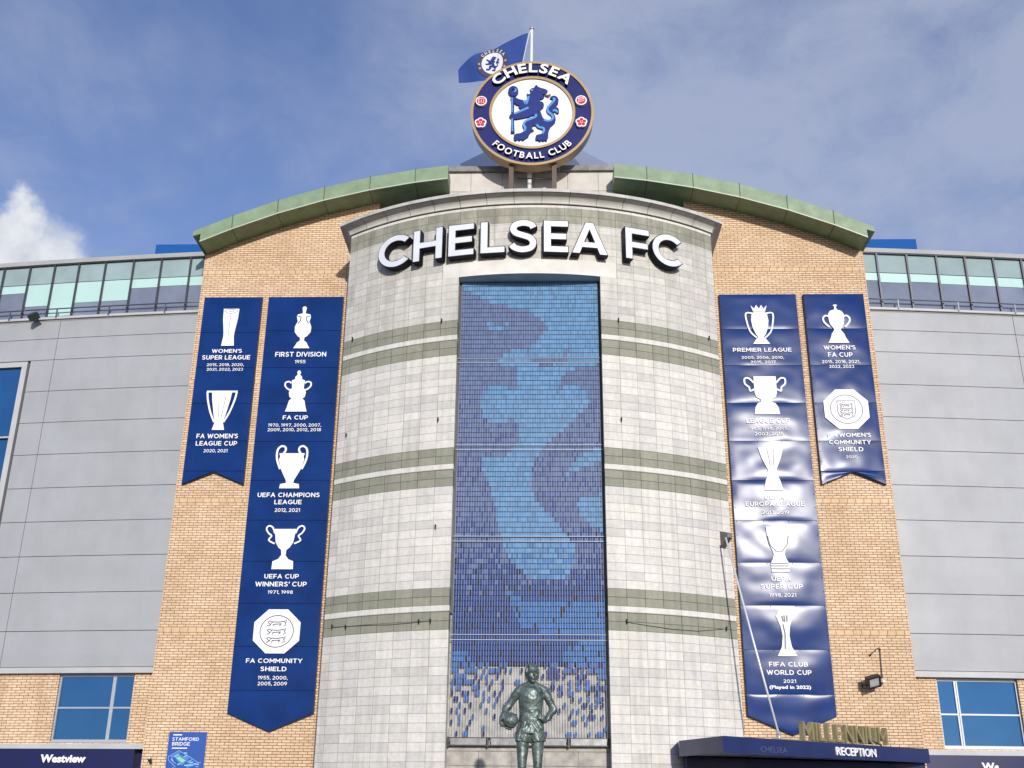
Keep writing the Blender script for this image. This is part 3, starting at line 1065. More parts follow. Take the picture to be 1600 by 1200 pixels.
OUT = 24.0
ZL = [15.99]+[stz(240, y, -11.5) for y in (520.8, 554.3, 603.8, 653.7, 704.5, 757.8, 811.5, 866.5, 924, 985, 1042)]
ZB = stz(240, 1050.5, -11.5)
ZR = 18.22
ZGT, ZGB = 18.06, stz(270, 487.5, -11.4)
print('stand levels', [round(v_, 2) for v_ in ZL], ZB, ZGB)
for s in (-1, 1):
    lab = ('grey panelled stand wing left of the brick block, tall blue window at its outer end' if s < 0 else
           'grey panelled stand wing right of the brick block, with faint patchy stains')
    w = thing('stadium_stand', (s*14, yst(14), 0), lab, 'stand', G_ST)
    # backing + cladding rows
    bm = bmesh.new()
    st_strip(bm, s, 10.2, OUT, 0, ZR-.1, -.5, thick=2.6)
    obj('wall_core', bm, M_DARK, w)
    XJ = 15.35 if s < 0 else 15.3
    for i in range(len(ZL)-1):
        z1, z0 = ZL[i], ZL[i+1]
        bm = bmesh.new()
        parts = [(10.2, XJ-.008), (XJ+.008, OUT)]
        for j, (a, b) in enumerate(parts):
            if s < 0 and j == 1 and z0 < 14.0 and z1 > 9.0 and i >= 2:
                b = 16.15
            st_strip(bm, s, a, b, z0+.009, z1-.009, 0)
        obj('cladding_panel', bm, M_CLAD, w)
    bm = bmesh.new()
    st_strip(bm, s, 10.2, OUT, ZB-.02, ZL[-1]-.012, .05, thick=.4)
    obj('base_trim', bm, M_CLADE, w)
    bm = bmesh.new()
    st_strip(bm, s, 10.2, OUT, ZL[0]+.03, ZGB, .10, thick=.5)
    st_strip(bm, s, 10.2, OUT, ZL[0]-.005, ZL[0]+.026, .02, thick=.3)
    obj('ledge', bm, M_CLADE, w)
    # gallery glazing: sheets per bay
    bays = []
    if s < 0:
        edges = [(39, 421), (81, 415.5), (122, 410), (166, 405.5), (212, 402), (257, 400), (304, 398)]
        xs = sorted([-P(x, y, yst(-13)+.1).x for x, y in edges])
    else:
        edges = [(1364, 391), (1412, 392), (1460, 395), (1506.5, 398), (1553.5, 401), (1600, 403)]
        xs = sorted([P(x, y, yst(13)+.1).x for x, y in edges])
    d = (xs[-1]-xs[0])/(len(xs)-1)
    while xs[-1] < OUT-1:
        xs.append(xs[-1]+d)
    xs = [xs[0]-d]+xs
    zt1 = stz(270, 430.5, -11.3)
    zt2 = stz(270, 444, -11.3)
    bm = bmesh.new()
    for i in range(len(xs)-1):
        a, b = max(xs[i], 10.2), xs[i+1]
        lo = zt2+random.uniform(-.03, .03)
        if s < 0 and i in (3, 4):
            lo = ZGB+.55
        elif s < 0 and i in (5,):
            lo = ZGB+.1
        elif s < 0 and i == 6:
            lo = ZGB+.5
        st_strip(bm, s, a, b, zt1+.012, ZGT, -.08, thick=.04, mi=0, step=2)
        st_strip(bm, s, a, b, lo+.006, zt1-.012, -.08, thick=.04, mi=1, step=2)
        st_strip(bm, s, a, b, ZGB, lo-.006, -.08, thick=.04, mi=2, step=2)
    obj('glazing', bm, [M_GL_UP, M_GL_BL, M_GL_DK], w)
    for x in xs[1:]:
        bm = bmesh.new()
        y = yst(x)
        box(bm, s*x-.027, s*x+.027, y-.0, y+.07, ZGB, ZGT)
        obj('mullion', bm, M_MULL, w)
    bm = bmesh.new()
    st_strip(bm, s, 10.2, OUT, ZGT, ZGT+.035, .0, thick=.2)
    obj('head_rail', bm, M_MULL, w)
    bm = bmesh.new()
    st_strip(bm, s, 10.2, OUT, ZGT+.037, ZR, .02, .07, thick=3.4)
    obj('roof_edge', bm, M_CLADE, w)
    # handrail
    zr = ZGB+.27
    bm = bmesh.new()
    n = 14
    rp = [(s*(10.3+(OUT-10.3)*i/n), yst(10.3+(OUT-10.3)*i/n)-.12, zr) for i in range(n+1)]
    tube(bm, rp, .022, 8)
    hr = obj('handrail', bm, M_RAIL, w)
    px_posts = [(85, 490), (172, 480), (263, 476), (5, 500)] if s < 0 else [(1400, 482), (1497, 486), (1591, 492)]
    for x, y in px_posts:
        X = P(x, y, yst(13)).x
        bm = bmesh.new()
        box(bm, X-.02, X+.02, yst(X)-.135, yst(X)-.105, ZGB-.05, zr)
        obj('rail_post', bm, M_RAIL, hr)
    # brick base with window, white sill strip
    yb = lambda x: yst(x)+.12
    if s < 0:
        wx0, wx1 = 13.52, 11.26
        zt, zb = 4.80, 2.97
        xm = -P(182.6, 1055, yst(12)+.3).x
        zm = P(140, 1106, yst(12)+.3).z
    else:
        wx0, wx1 = 11.30, 13.62
        zt, zb = 4.80, 2.97
        xm = P(1490, 1064, yst(12)+.3).x
        zm = P(1530, 1117, yst(12)+.3).z
    a, b = min(wx0, wx1), max(wx0, wx1)
    bm = bmesh.new()
    for x0, x1, z0, z1 in ((10.2, a, 2.86, ZB), (b, OUT, 2.86, ZB), (a, b, 2.86, zb-.05)):
        st_strip(bm, s, x0, x1, z0, z1, -.12, thick=.5, step=1.5)
    obj('brick_base', bm, M_BRICK2, w)
    bm = bmesh.new()
    st_strip(bm, s, 10.2, OUT, 0, 2.84, -.2, thick=.5)
    obj('base_wall', bm, M_NAVY, w)
    bm = bmesh.new()
    st_strip(bm, s, 10.2, OUT, 2.755, 2.88, .16, thick=.4)
    obj('sill_band', bm, M_CLADE, w)
    yw = yst(12.4)+.22
    x0, x1 = sorted((s*a, s*b))
    sl = (yst(b)-yst(a))/(b-a)*s
    yy = lambda x: yst(12.4)+sl*(x-s*12.4)+.24

    def bar(bm, xa, xb, za, zb_, f=0.0, t=.06):
        hexa(bm, [(xa, yy(xa)-f, za), (xb, yy(xb)-f, za), (xb, yy(xb)+t, za), (xa, yy(xa)+t, za),
                  (xa, yy(xa)-f, zb_), (xb, yy(xb)-f, zb_), (xb, yy(xb)+t, zb_), (xa, yy(xa)+t, zb_)])
    bm = bmesh.new()
    fr_ = .045
    XM = s*xm
    bar(bm, x0, x0+fr_, zb, zt, .02)
    bar(bm, x1-fr_, x1, zb, zt, .02)
    bar(bm, x0+fr_, x1-fr_, zb, zb+fr_, .018)
    bar(bm, x0+fr_, x1-fr_, zt-fr_-.03, zt, .018)
    bar(bm, XM-.05, XM-.012, zb+fr_, zt-fr_-.03, .016)
    bar(bm, XM+.012, XM+.05, zb+fr_, zt-fr_-.03, .016)
    bar(bm, XM-.012, XM+.012, zb+fr_, zt-fr_-.03, -.01)
    bar(bm, x0+fr_, XM-.05, zm-.022, zm+.022, .014)
    bar(bm, XM+.05, x1-fr_, zm-.022, zm+.022, .014)
    wi = obj('window', bm, M_ALU, w)
    bm = bmesh.new()
    bar(bm, x0+.01, x1-.01, zb+.01, zt-.01, -.02, .05)
    obj('pane', bm, M_WIN, wi)
    bm = bmesh.new()
    bar(bm, x0-.03, x1+.03, zb-.045, zb-.002, .1, .1)
    obj('sill', bm, M_ALU, wi)
    if s < 0:                               # tall blue window near the left margin
        bm = bmesh.new()
        for (xa, xb, za, zb_) in ((16.24, 16.42, 9.0, ZL[2]-.03), (16.42, OUT, ZL[2]-.2, ZL[2]-.03), (16.42, OUT, 12.0, 12.05)):
            st_strip(bm, s, xa, xb, za, zb_, .02, thick=.2)
        tw_ = obj('window', bm, M_CLADE, w)
        bm = bmesh.new()
        st_strip(bm, s, 16.3, OUT, 9.0, ZL[2]-.05, -.09, thick=.03)
        obj('pane', bm, M_WIN, tw_)

for s in (-1, 1):                           # blue plant boxes on the stand roof
    Y = yst(11.5)+.4
    if s < 0:
        q = [P(244, 382, Y), P(325, 382, Y), P(244, 391.5, Y)]
    else:
        q = [P(1340, 374, Y), P(1431, 374, Y), P(1340, 383, Y)]
    x0, x1, z1, z0 = q[0].x, q[1].x, q[0].z, ZR+.02
    bm = bmesh.new()
    box(bm, x0, x1, Y, Y+2.5, z0+.06, z1)
    bmesh.ops.bevel(bm, geom=bm.edges[:], offset=.012, segments=1)
    box(bm, x0+.05, x1-.05, Y+.06, Y+2.3, z0-.02, z0+.058)
    o = obj('roof_box', bm, M_BLUEBOX)
    tag(o, 'low blue metal box on the roof of the %s stand wing' % ('left' if s < 0 else 'right'), 'roof unit', 'blue boxes on the stand roofs')

# ================================================================== CRESTS
LION = [(640, 80), (665, 115), (720, 140), (800, 160), (850, 190), (845, 215), (820, 235), (800, 265), (755, 255), (760, 280), (790, 290), (775, 325), (740, 350), (705, 345), (700, 385), (765, 410), (780, 455), (765, 510), (720, 545), (715, 580), (735, 640), (760, 700), (800, 740), (850, 765), (905, 740), (930, 700), (925, 660), (890, 625), (850, 590), (832, 540), (850, 480), (890, 430), (930, 380), (950, 345), (900, 345), (890, 320), (930, 290), (980, 285), (1030, 310), (1055, 360), (1045, 430), (1010, 480), (990, 500), (1030, 505), (1062, 545), (1060, 600), (1040, 625), (1000, 590), (950, 580), (965, 620), (990, 670), (1000, 730), (985, 790), (950, 825), (900, 870), (870, 930), (860, 1000), (860, 1060), (840, 1100), (830, 1135), (790, 1115), (770, 1140), (730, 1115), (710, 1145), (660, 1115), (625, 1120), (620, 1060), (640, 1020), (690, 1010), (740, 1000), (770, 965), (770, 925), (720, 905), (660, 880), (620, 840), (570, 850), (545, 890), (590, 940), (540, 960), (500, 1010), (480, 1060), (430, 1090), (390, 1125), (350, 1100), (320, 1130), (290, 1100), (250, 1130), (215, 1110), (215, 1030), (250, 1000), (330, 990), (400, 960), (420, 920), (385, 880), (385, 810), (420, 760), (500, 720), (580, 680), (600, 650), (560, 650), (500, 680), (400, 700), (300, 720), (240, 725), (170, 720), (125, 680), (145, 640), (220, 625), (280, 600), (340, 560), (380, 530), (330, 525), (300, 490), (320, 470), (260, 450), (225, 420), (170, 400), (150, 330), (240, 315), (310, 350), (390, 370), (440, 380), (470, 320), (455, 245), (500, 260), (530, 230), (545, 200), (510, 180), (545, 145), (590, 140), (610, 105)]
LION_HI = [[(405, 375), (440, 440), (470, 375), (492, 300)], [(235, 622), (350, 572), (490, 512)], [(625, 635), (632, 668), (590, 700), (500, 735), (425, 775), (398, 830), (428, 890), (410, 955)],
           [(640, 830), (690, 880), (760, 893), (782, 935), (750, 1000)], [(950, 335), (978, 365), (905, 450), (845, 520), (862, 590), (932, 650), (948, 710), (905, 748), (840, 758), (780, 738)],
           [(945, 572), (1000, 562), (1030, 605)], [(545, 165), (555, 200)]]


def circ(cx, cz, r, n=48, r2=None):
    return [(cx+r*cos(2*pi*i/n), cz+(r2 or r)*sin(2*pi*i/n)) for i in range(n)]


SY = -.95
SQ = 1.06                                   # scale of the roundel
SCX, SCZ = .042, 22.45
SR = 1.90*SQ
cs = thing('crest_sign', (SCX, SY, SCZ-SR), 'round blue and white crest sign with a lion, standing on the frontage roof', 'sign')
obj('drum', flat([circ(SCX, SCZ, SR-.02, 72)], SY, .42), M_GOLD, cs)
obj('rim', flat([circ(SCX, SCZ, SR, 72), circ(SCX, SCZ, SR-.085, 72)], SY-.055, .10), M_GOLD, cs)
obj('blue_ring', flat([circ(SCX, SCZ, SR-.08, 72), circ(SCX, SCZ, 1.28*SQ, 72)], SY-.012, .02), M_SIGNB, cs)
obj('inner_rim', flat([circ(SCX, SCZ, 1.325*SQ, 72), circ(SCX, SCZ, 1.245*SQ, 72)], SY-.07, .08), M_GOLD, cs)
obj('white_disc', flat([circ(SCX, SCZ, 1.25*SQ, 72)], SY-.014, .02), M_SIGNW, cs)


def sg(x, y):
    p = P(785+x/12, 125+y/12, SY-.1)
    return (p.x, p.z)


YL = SY-.085
M_TONGUE = mat('lion_dark', (.10, .03, .05), .5)
lion = obj('lion', flat([[sg(*q) for q in LION][::-1]], YL, .075), M_LIONB, cs)
bm = bmesh.new()
for l in LION_HI:
    ribbon(bm, [tuple(q) for q in smooth_line([sg(*q) for q in l])], .075, YL-.008, thick=.009)
obj('highlight', bm, M_LIONL, lion)
bm = bmesh.new()
join(bm, flat([[(sg(205+95*cos(2*pi*i/24), 205+95*sin(2*pi*i/24))) for i in range(24)],
               [(sg(200+22*cos(2*pi*i/12), 180+14*sin(2*pi*i/12))) for i in range(12)]], YL-.02, .09))
ribbon(bm, [sg(195, 310), sg(195, 500), sg(195, 760), sg(195, 985)], [.12, .085, .085, .12], YL-.012, thick=.08)
st_ = obj('staff', bm, M_LIONB, cs)
bm = bmesh.new()
ribbon(bm, [sg(180, 330), sg(183, 600)], .045, YL-.02, thick=.009)
ribbon(bm, [sg(183, 720), sg(188, 960)], .045, YL-.02, thick=.009)
ribbon(bm, [tuple(q) for q in smooth_line([sg(245, 165), sg(255, 205), sg(215, 222)])], .05, YL-.03, thick=.009)
obj('highlight', bm, M_LIONL, st_)
bm = bmesh.new()
ribbon(bm, [sg(800, 275), sg(860, 290), sg(905, 260)], [.02, .09, .02], YL, thick=.06)
obj('tongue', bm, M_TONGUE, lion)
bm = bmesh.new()
ribbon(bm, [sg(690, 190), sg(735, 190)], .03, YL-.008, thick=.009)
obj('eye', bm, M_TONGUE, lion)


def ring_text(s, R0, h, a_mid, span, yf, depth, parent, bottom=False, bold=.03):
    """letters on a circle; each a part with white face and dark return"""
    ws = []
    for ch in s:
        if ch == ' ':
            ws.append(.38)
            continue
        me = text_raw(ch, bold)
        x0, x1, _, _ = bounds(me)
        ws.append(x1-x0+.13)
        bpy.data.meshes.remove(me)
    tot = sum(ws)
    acc = 0
    for ch, w_ in zip(s, ws):
        f = (acc+w_/2)/tot-.5
        acc += w_
        if ch == ' ':
            continue
        a = a_mid+(f*span if bottom else -f*span)
        me = text_raw(ch, bold, depth, res=4)
        x0, x1, y0, y1 = bounds(me)
        me.transform(Matrix.Translation((-(x0+x1)/2, -.3645, 0)))
        sw = span*R0/tot
        me.transform(Matrix.Diagonal((sw, h/(.729+2*bold), 1, 1)))
        me.transform(Matrix.Rotation(a-(pi/2 if not bottom else -pi/2), 4, 'Z'))
        me.transform(Matrix.Translation((SCX+R0*cos(a), yf+depth/2, SCZ+R0*sin(a))) @ TO_FRONT)
        o = obj('letter', me, [M_SIGNW, M_SIGNBK], parent)
        for p in me.polygons:
            p.material_index = 0 if p.normal.y < -.9 else 1
    return


ring_text('CHELSEA', 1.60*SQ, .39, pi/2, rad(100), SY-.15, .15, cs, bold=.03)
ring_text('FOOTBALL CLUB', 1.60*SQ, .25, -pi/2, rad(92), SY-.13, .13, cs, True, .02)
for sx in (-1, 1):
    for k, (cz, rr) in enumerate(((P(752, 158, SY-.1).z, .185), (P(750, 191.5, SY-.1).z, .19))):
        p = P(*((752, 158), (751, 192))[k], SY-.1) if sx < 0 else P(*((908, 157), (908.5, 191))[k], SY-.1)
        if k == 0:
            bd = obj('football_badge', flat([circ(p.x, p.z, .185, 28)], SY-.12, .12), [M_SIGNW], cs)
            bm = bmesh.new()
            bmesh.ops.create_circle(bm, cap_ends=True, segments=28, radius=.148, matrix=Matrix.Translation((p.x, SY-.124, p.z)) @ Matrix.Rotation(pi/2, 4, 'X'))
            obj('red_ball', bm, M_RED, bd)
            bm = bmesh.new()
            for off in (-.07, 0, .07):
                if sx < 0:
                    ribbon(bm, [(p.x+off, p.z-.10), (p.x+off*1.2, p.z+.04)], .016, SY-.129, thick=.004)
                else:
                    ribbon(bm, [(p.x-.06, p.z+off*.9), (p.x+.11, p.z+off*.9+.05)], .016, SY-.129, thick=.004)
            ribbon(bm, [(p.x-.10, p.z+.07), (p.x, p.z+.085), (p.x+.10, p.z+.06)], .016, SY-.1295, thick=.004)
            ribbon(bm, [(p.x-.085, p.z-.09), (p.x-.075, p.z+.02), (p.x-.09, p.z+.08)], .016, SY-.1285, thick=.004)
            obj('seam', bm, M_SIGNW, bd)
        else:
            n = 60
            lp = [(p.x+(.165+.03*abs(cos(2.5*t)))*cos(t+pi/2), p.z+(.165+.03*abs(cos(2.5*t)))*sin(t+pi/2)) for t in [2*pi*i/n for i in range(n)]]
            bd = obj('rose_badge', flat([lp], SY-.12, .12), [M_SIGNW], cs)
            bm = bmesh.new()
            for q in range(5):
                t0 = pi/2+2*pi*q/5
                c = (p.x+.10*cos(t0), p.z+.10*sin(t0))
                vs = [bm.verts.new((c[0]+.060*cos(i*pi/6)*1.0, SY-.124, c[1]+.060*sin(i*pi/6))) for i in range(12)]
                bm.faces.new(vs)
            vs = [bm.verts.new((p.x+.032*cos(i*pi/6), SY-.125, p.z+.032*sin(i*pi/6))) for i in range(12)]
            bm.faces.new(vs)
            obj('petal', bm, M_RED, bd)
for x in (799, 866):
    q = P(x, 270, SY+.25)
    bm = bmesh.new()
    box(bm, q.x-.075, q.x+.075, SY+.12, SY+.38, TOPZ+.30, SCZ-1.3)
    obj('post', bm, mat('bronze_brown_post', (.10, .065, .04), .6), cs)
bm = bmesh.new()
zc_ = P(830, 279, SY+.3).z
tube(bm, [(P(808, 279, SY+.3).x, SY+.3, zc_), (P(866, 280, SY+.3).x, SY+.3, zc_-.02)], .02, 6)
obj('crossbar', bm, M_BLACK, cs)

# flagpole and flag
FY = -.38
pt = P(831, 44, FY)
fp = thing('flagpole', (pt.x, FY, TOPZ+.3), 'slim white flagpole rising behind the round crest sign', 'flagpole')
pb = P(826, 284, FY)
bm = bmesh.new()
tube(bm, [(pb.x, FY, TOPZ+.3), (pt.x, FY, pt.z)], [.075, .05], 12)
obj('pole', bm, M_POLE, fp)
bm = bmesh.new()
tube(bm, [(pt.x, FY, pt.z-.06), (pt.x, FY, pt.z+.0), (pt.x, FY, pt.z+.07)], [.075, .08, .05], 12)
obj('finial', bm, mat('pole_cap', (.45, .44, .42), .4, metal=.4), fp)
bm = bmesh.new()
h0, h1 = P(826.5, 54, FY-.1), P(816, 100, FY-.1)
tube(bm, [(pt.x-.03, FY-.06, pt.z-.1), h0, h1, (pb.x-.12, FY-.07, 21)], .012, 6)
obj('halyard', bm, M_POLE, fp)
topc = [(825.5, 56), (812, 61), (796, 67), (781, 74), (765, 81), (750, 87), (737, 94), (726, 101), (718, 108), (716, 112)]
botc = [(813, 118), (800, 122), (788, 126), (777, 128.5), (765, 131), (753, 132), (742, 131.5), (732, 131), (724, 131), (717, 131)]


def flagy(x):
    return FY-.1+.07*sin(x*3.4+.5)+.03*sin(x*6+1.2)


bm = bmesh.new()
NV = 10
rows = []
tp, bt = smooth_line([Vector(q) for q in topc], 3), smooth_line([Vector(q) for q in botc], 3)
for a, b in zip(tp, bt):
    col_ = []
    for k in range(NV+1):
        q = a.lerp(b, k/NV)
        w_ = P(q.x, q.y, FY)
        col_.append(bm.verts.new((w_.x, flagy(w_.x+w_.z*.35)+0*k, w_.z)))
    rows.append(col_)
for r1, r2 in zip(rows[:-1], rows[1:]):
    for k in range(NV):
        bm.faces.new((r1[k], r1[k+1], r2[k+1], r2[k]))
fl = obj('flag', bm, M_FLAG, None, True)
tag(fl, 'blue club flag with a round lion crest flying from the flagpole', 'flag')


def fg(x, y, off):
    w_ = P(x, y, FY)
    return Vector((w_.x, flagy(w_.x+w_.z*.35)-off, w_.z))


FC = (769.5, 102)


def flag_shape(loops, off, name, m, par):
    me = flat(loops, 0, .001)
    bm = bmesh.new()
    join(bm, me)
    bmesh.ops.delete(bm, geom=[f for f in bm.faces if f.normal.y > -.5], context='FACES')
    bmesh.ops.triangulate(bm, faces=bm.faces[:])
    for _ in range(3):
        lg = [e for e in bm.edges if e.calc_length() > 2.2]
        if lg:
            bmesh.ops.subdivide_edges(bm, edges=lg, cuts=1)
            bmesh.ops.triangulate(bm, faces=bm.faces[:])
    for v_ in bm.verts:
        v_.co = fg(v_.co.x, v_.co.z, off)
    bmesh.ops.recalc_face_normals(bm, faces=bm.faces)
    return obj(name, bm, m, par)


def tilt(u, v):
    return (FC[0]+u*23.5+v*2, FC[1]-v*24+u*(-3.5))


er = flag_shape([[tilt(cos(t), sin(t)) for t in [2*pi*i/40 for i in range(40)]]], .02, 'crest', M_FLAGD, fl)
flag_shape([[tilt(.70*cos(t), .74*sin(t)) for t in [2*pi*i/40 for i in range(40)]]], .03, 'disc', M_FLAGW, er)
flag_shape([[tilt((x-600)/1150*1.1, (600-y)/1150*1.15) for x, y in LION]], .04, 'lion', M_LIONB, er)
bm = bmesh.new()
for i, ch in enumerate('CHELSEA'):
    a = rad(142-i*17.5)
    me = text_raw(ch, .02)
    x0, x1, y0, y1 = bounds(me)
    for v_ in me.vertices:
        uu, vv = (v_.co.x-(x0+x1)/2)*.26, (v_.co.y-.36)*.26
        rr = .87
        u_ = rr*cos(a)+uu*sin(a)+vv*cos(a)
        w_ = rr*sin(a)-uu*cos(a)+vv*sin(a)
        v_.co = fg(*tilt(u_, w_), .035)
    join(bm, me)
ribbon_pts = [2*pi*i/40 for i in range(41)]
obj('lettering', bm, M_FLAGW, er)
for t in (rad(5), rad(-18), rad(185), rad(205)):
    flag_shape([[tilt(.86*cos(t)+.075*cos(q), .86*sin(t)+.075*sin(q)) for q in [2*pi*i/12 for i in range(12)]]], .035, 'badge', mat('flag_pink', (.45, .28, .30), .8), er)

# ================================================================== CHELSEA FC letters
ls = thing('letter_sign', (*arc(0, TR+.2), 15.0), 'large white raised letters CHELSEA FC on the curved stone frontage', 'sign')
LET = [('C', 100, 243, 385, 533), ('H', 256, 389, 343, 508), ('E', 418, 535, 324, 482), ('L', 566, 678, 318, 461), ('S', 702, 823, 306, 456),
       ('E', 858, 971, 308, 455), ('A', 988, 1151, 319, 473), ('F', 1236, 1346, 339, 490), ('C', 1365, 1503, 378, 530)]
LD = .22
RF = TR+.27


def stroke(line, w):
    pts = smooth_line(line, 6)
    a, b = [], []
    for i in range(len(pts)):
        d = (pts[min(i+1, len(pts)-1)]-pts[max(i-1, 0)]).normalized()
        n_ = Vector((-d.y, d.x))*w/2
        a.append(tuple(pts[i]+n_))
        b.append(tuple(pts[i]-n_))
    return a+b[::-1]


def block_letter(ch, w, t=.205):
    """outline of a plain geometric capital, height 1, width w"""
    th = t*.9
    if ch == 'L':
        return [[(0, 0), (w, 0), (w, th), (t, th), (t, 1), (0, 1)]]
    if ch == 'E':
        return [[(0, 0), (w, 0), (w, th), (t, th), (t, .5-th/2), (w*.93, .5-th/2), (w*.93, .5+th/2), (t, .5+th/2), (t, 1-th), (w, 1-th), (w, 1), (0, 1)]]
    if ch == 'F':
        return [[(0, 0), (t, 0), (t, .46-th/2), (w*.93, .46-th/2), (w*.93, .46+th/2), (t, .46+th/2), (t, 1-th), (w, 1-th), (w, 1), (0, 1)]]
    if ch == 'H':
        return [[(0, 0), (t, 0), (t, .5-th/2), (w-t, .5-th/2), (w-t, 0), (w, 0), (w, 1), (w-t, 1), (w-t, .5+th/2), (t, .5+th/2), (t, 1), (0, 1)]]
    if ch == 'A':
        m_ = w/2
        k = (m_-t*.55)
        xi = lambda z: t*1.08+(m_-t*1.08)*z/.80
        return [[(0, 0), (t*1.08, 0), (xi(.2), .2), (w-xi(.2), .2), (w-t*1.08, 0), (w, 0), (m_+t*.55, 1), (m_-t*.55, 1)],
                [(xi(.37), .37), (m_, .78), (w-xi(.37), .37)]]
    if ch == 'C':
        n_ = 40
        o_, i_ = [], []
        for q in range(n_+1):
            a_ = rad(43)+rad(274)*q/n_
            o_.append((w*.53+w*.56*cos(a_), .5+.515*sin(a_)))
            i_.append((w*.53+(w*.56-t)*cos(a_), .5+(.515-th)*sin(a_)))
        return [o_+i_[::-1]]
    if ch == 'S':
        l = [(.90, .76), (.80, .87), (.50, .925), (.20, .86), (.125, .72), (.24, .60), (.50, .525), (.77, .44), (.885, .29), (.79, .13), (.48, .075), (.20, .13), (.06, .235)]
        return [stroke([(x*w, z) for x, z in l], t*.94)]


z_bot = cyl(560+620/2.963, 240+460/2.963, RF)[1]
z_top = cyl(560+580/2.963, 240+319/2.963, RF)[1]
HL = z_top-z_bot
for ch, x0, x1, y0, y1 in LET:
    xa, xb = 560+x0/2.963, 560+x1/2.963
    ym = 240+(y0+y1)/2/2.963
    aa, ab = cyl(xa, ym, RF)[0], cyl(xb, ym, RF)[0]
    am = (aa+ab)/2
    wid = 2*RF*sin((ab-aa)/2)
    lps = [[(x*HL-wid/2, z*HL) for x, z in lp] for lp in block_letter(ch, wid/HL)]
    for part in range(2):
        me = flat(lps, 0, LD if part == 0 else .02, .016 if part == 0 else -.006)
        px, py = arc(am, RF+(0 if part == 0 else .012))
        me.transform(Matrix.Translation((px, py, z_bot)) @ Matrix.Rotation(am, 4, 'Z'))
        if part == 0:
            lo = obj('letter', me, M_LETB, ls)
        else:
            obj('letter_face', me, M_LETW, lo)

# ================================================================== MOSAIC
MY = -3.25
mo = thing('mosaic_screen', (0, MY, 2.75), 'tall blue tile mosaic of a lion head hung in the frontage recess', 'mosaic')
MX0, MX1, MZ0, MZ1 = -1.90, 1.90, 2.95, 15.14
NC, NR = 58, 90
C1 = lambda l: [(690+x/4, 400+y/4) for x, y in l]
C2 = lambda l: [(690+x/4.444, 690+y/4.444) for x, y in l]
C3 = lambda l: [(690+x/4.615, 940+y/4.615) for x, y in l]
MAUVE = [
    C1([(100, 150), (140, 200), (185, 235), (330, 300), (540, 335), (580, 370), (640, 410), (670, 445), (650, 470), (610, 490), (600, 530), (560, 570), (540, 600), (515, 585), (440, 590), (390, 610), (360, 650), (380, 690), (475, 700), (475, 850), (430, 840), (380, 800), (330, 795), (260, 840), (245, 920), (260, 1000), (300, 1040), (390, 1055), (440, 1020), (490, 1040), (490, 1140), (455, 1190)])
    + C2([(500, 30), (460, 90), (290, 100), (285, 190), (320, 290), (360, 380), (390, 600), (420, 680), (440, 760), (480, 830), (560, 900), (560, 1700), (-100, 1700)]) + [(680, 700)],
    C1([(555, 640), (580, 620), (640, 640), (740, 630), (800, 570), (800, 600), (780, 650), (720, 672), (640, 690), (570, 660)]),
    C1([(1010, 670), (870, 690), (760, 740), (720, 830), (720, 860), (760, 820), (850, 810), (910, 850), (925, 920), (880, 970), (830, 1030), (740, 1100), (660, 1180)])
    + C2([(760, 0), (700, 50), (650, 120), (625, 200), (620, 300), (650, 400), (740, 500), (830, 590), (870, 660), (920, 720), (930, 830), (890, 930), (830, 975), (830, 1700), (1200, 1700), (1200, -100)]),
    C2([(560, 900), (640, 950), (740, 975), (830, 975), (830, 1700), (560, 1700)]),
]
LIGHT2 = [C1([(250, 430), (320, 420), (335, 440), (360, 430), (420, 420), (400, 440), (360, 472), (300, 455)]),
          C2([(1200, 10), (1000, 70), (900, 160), (850, 240), (930, 200), (1000, 170), (1200, 130)]),
          C2([(1200, 360), (1000, 370), (950, 400), (945, 460), (970, 520), (1050, 590), (1200, 670)])]
MIDB = [C2([(440, 1020), (520, 1060), (590, 1130), (700, 1170), (900, 1170), (1000, 1150), (1200, 1110), (1200, 1300), (560, 1300)]),
        C3([(510, 0), (560, 90), (640, 170), (720, 230), (960, 230), (1000, 230), (1200, 260), (1200, 0)]),
        C3([(70, 340), (150, 345), (205, 385), (200, 440), (70, 440)]), C3([(860, 440), (880, 380), (930, 310), (1200, 240), (1200, 440)])]


def inside(p, poly):
    x, y = p
    c = False
    j = len(poly)-1
    for i in range(len(poly)):
        xi, yi = poly[i]
        xj, yj = poly[j]
        if (yi > y) != (yj > y) and x < (xj-xi)*(y-yi)/(yj-yi)+xi:
            c = not c
        j = i
    return c


def to_plan(polys):
    out = []
    for po in polys:
        out.append([(P(x, y, MY).x, P(x, y, MY).z) for x, y in po])
    return out


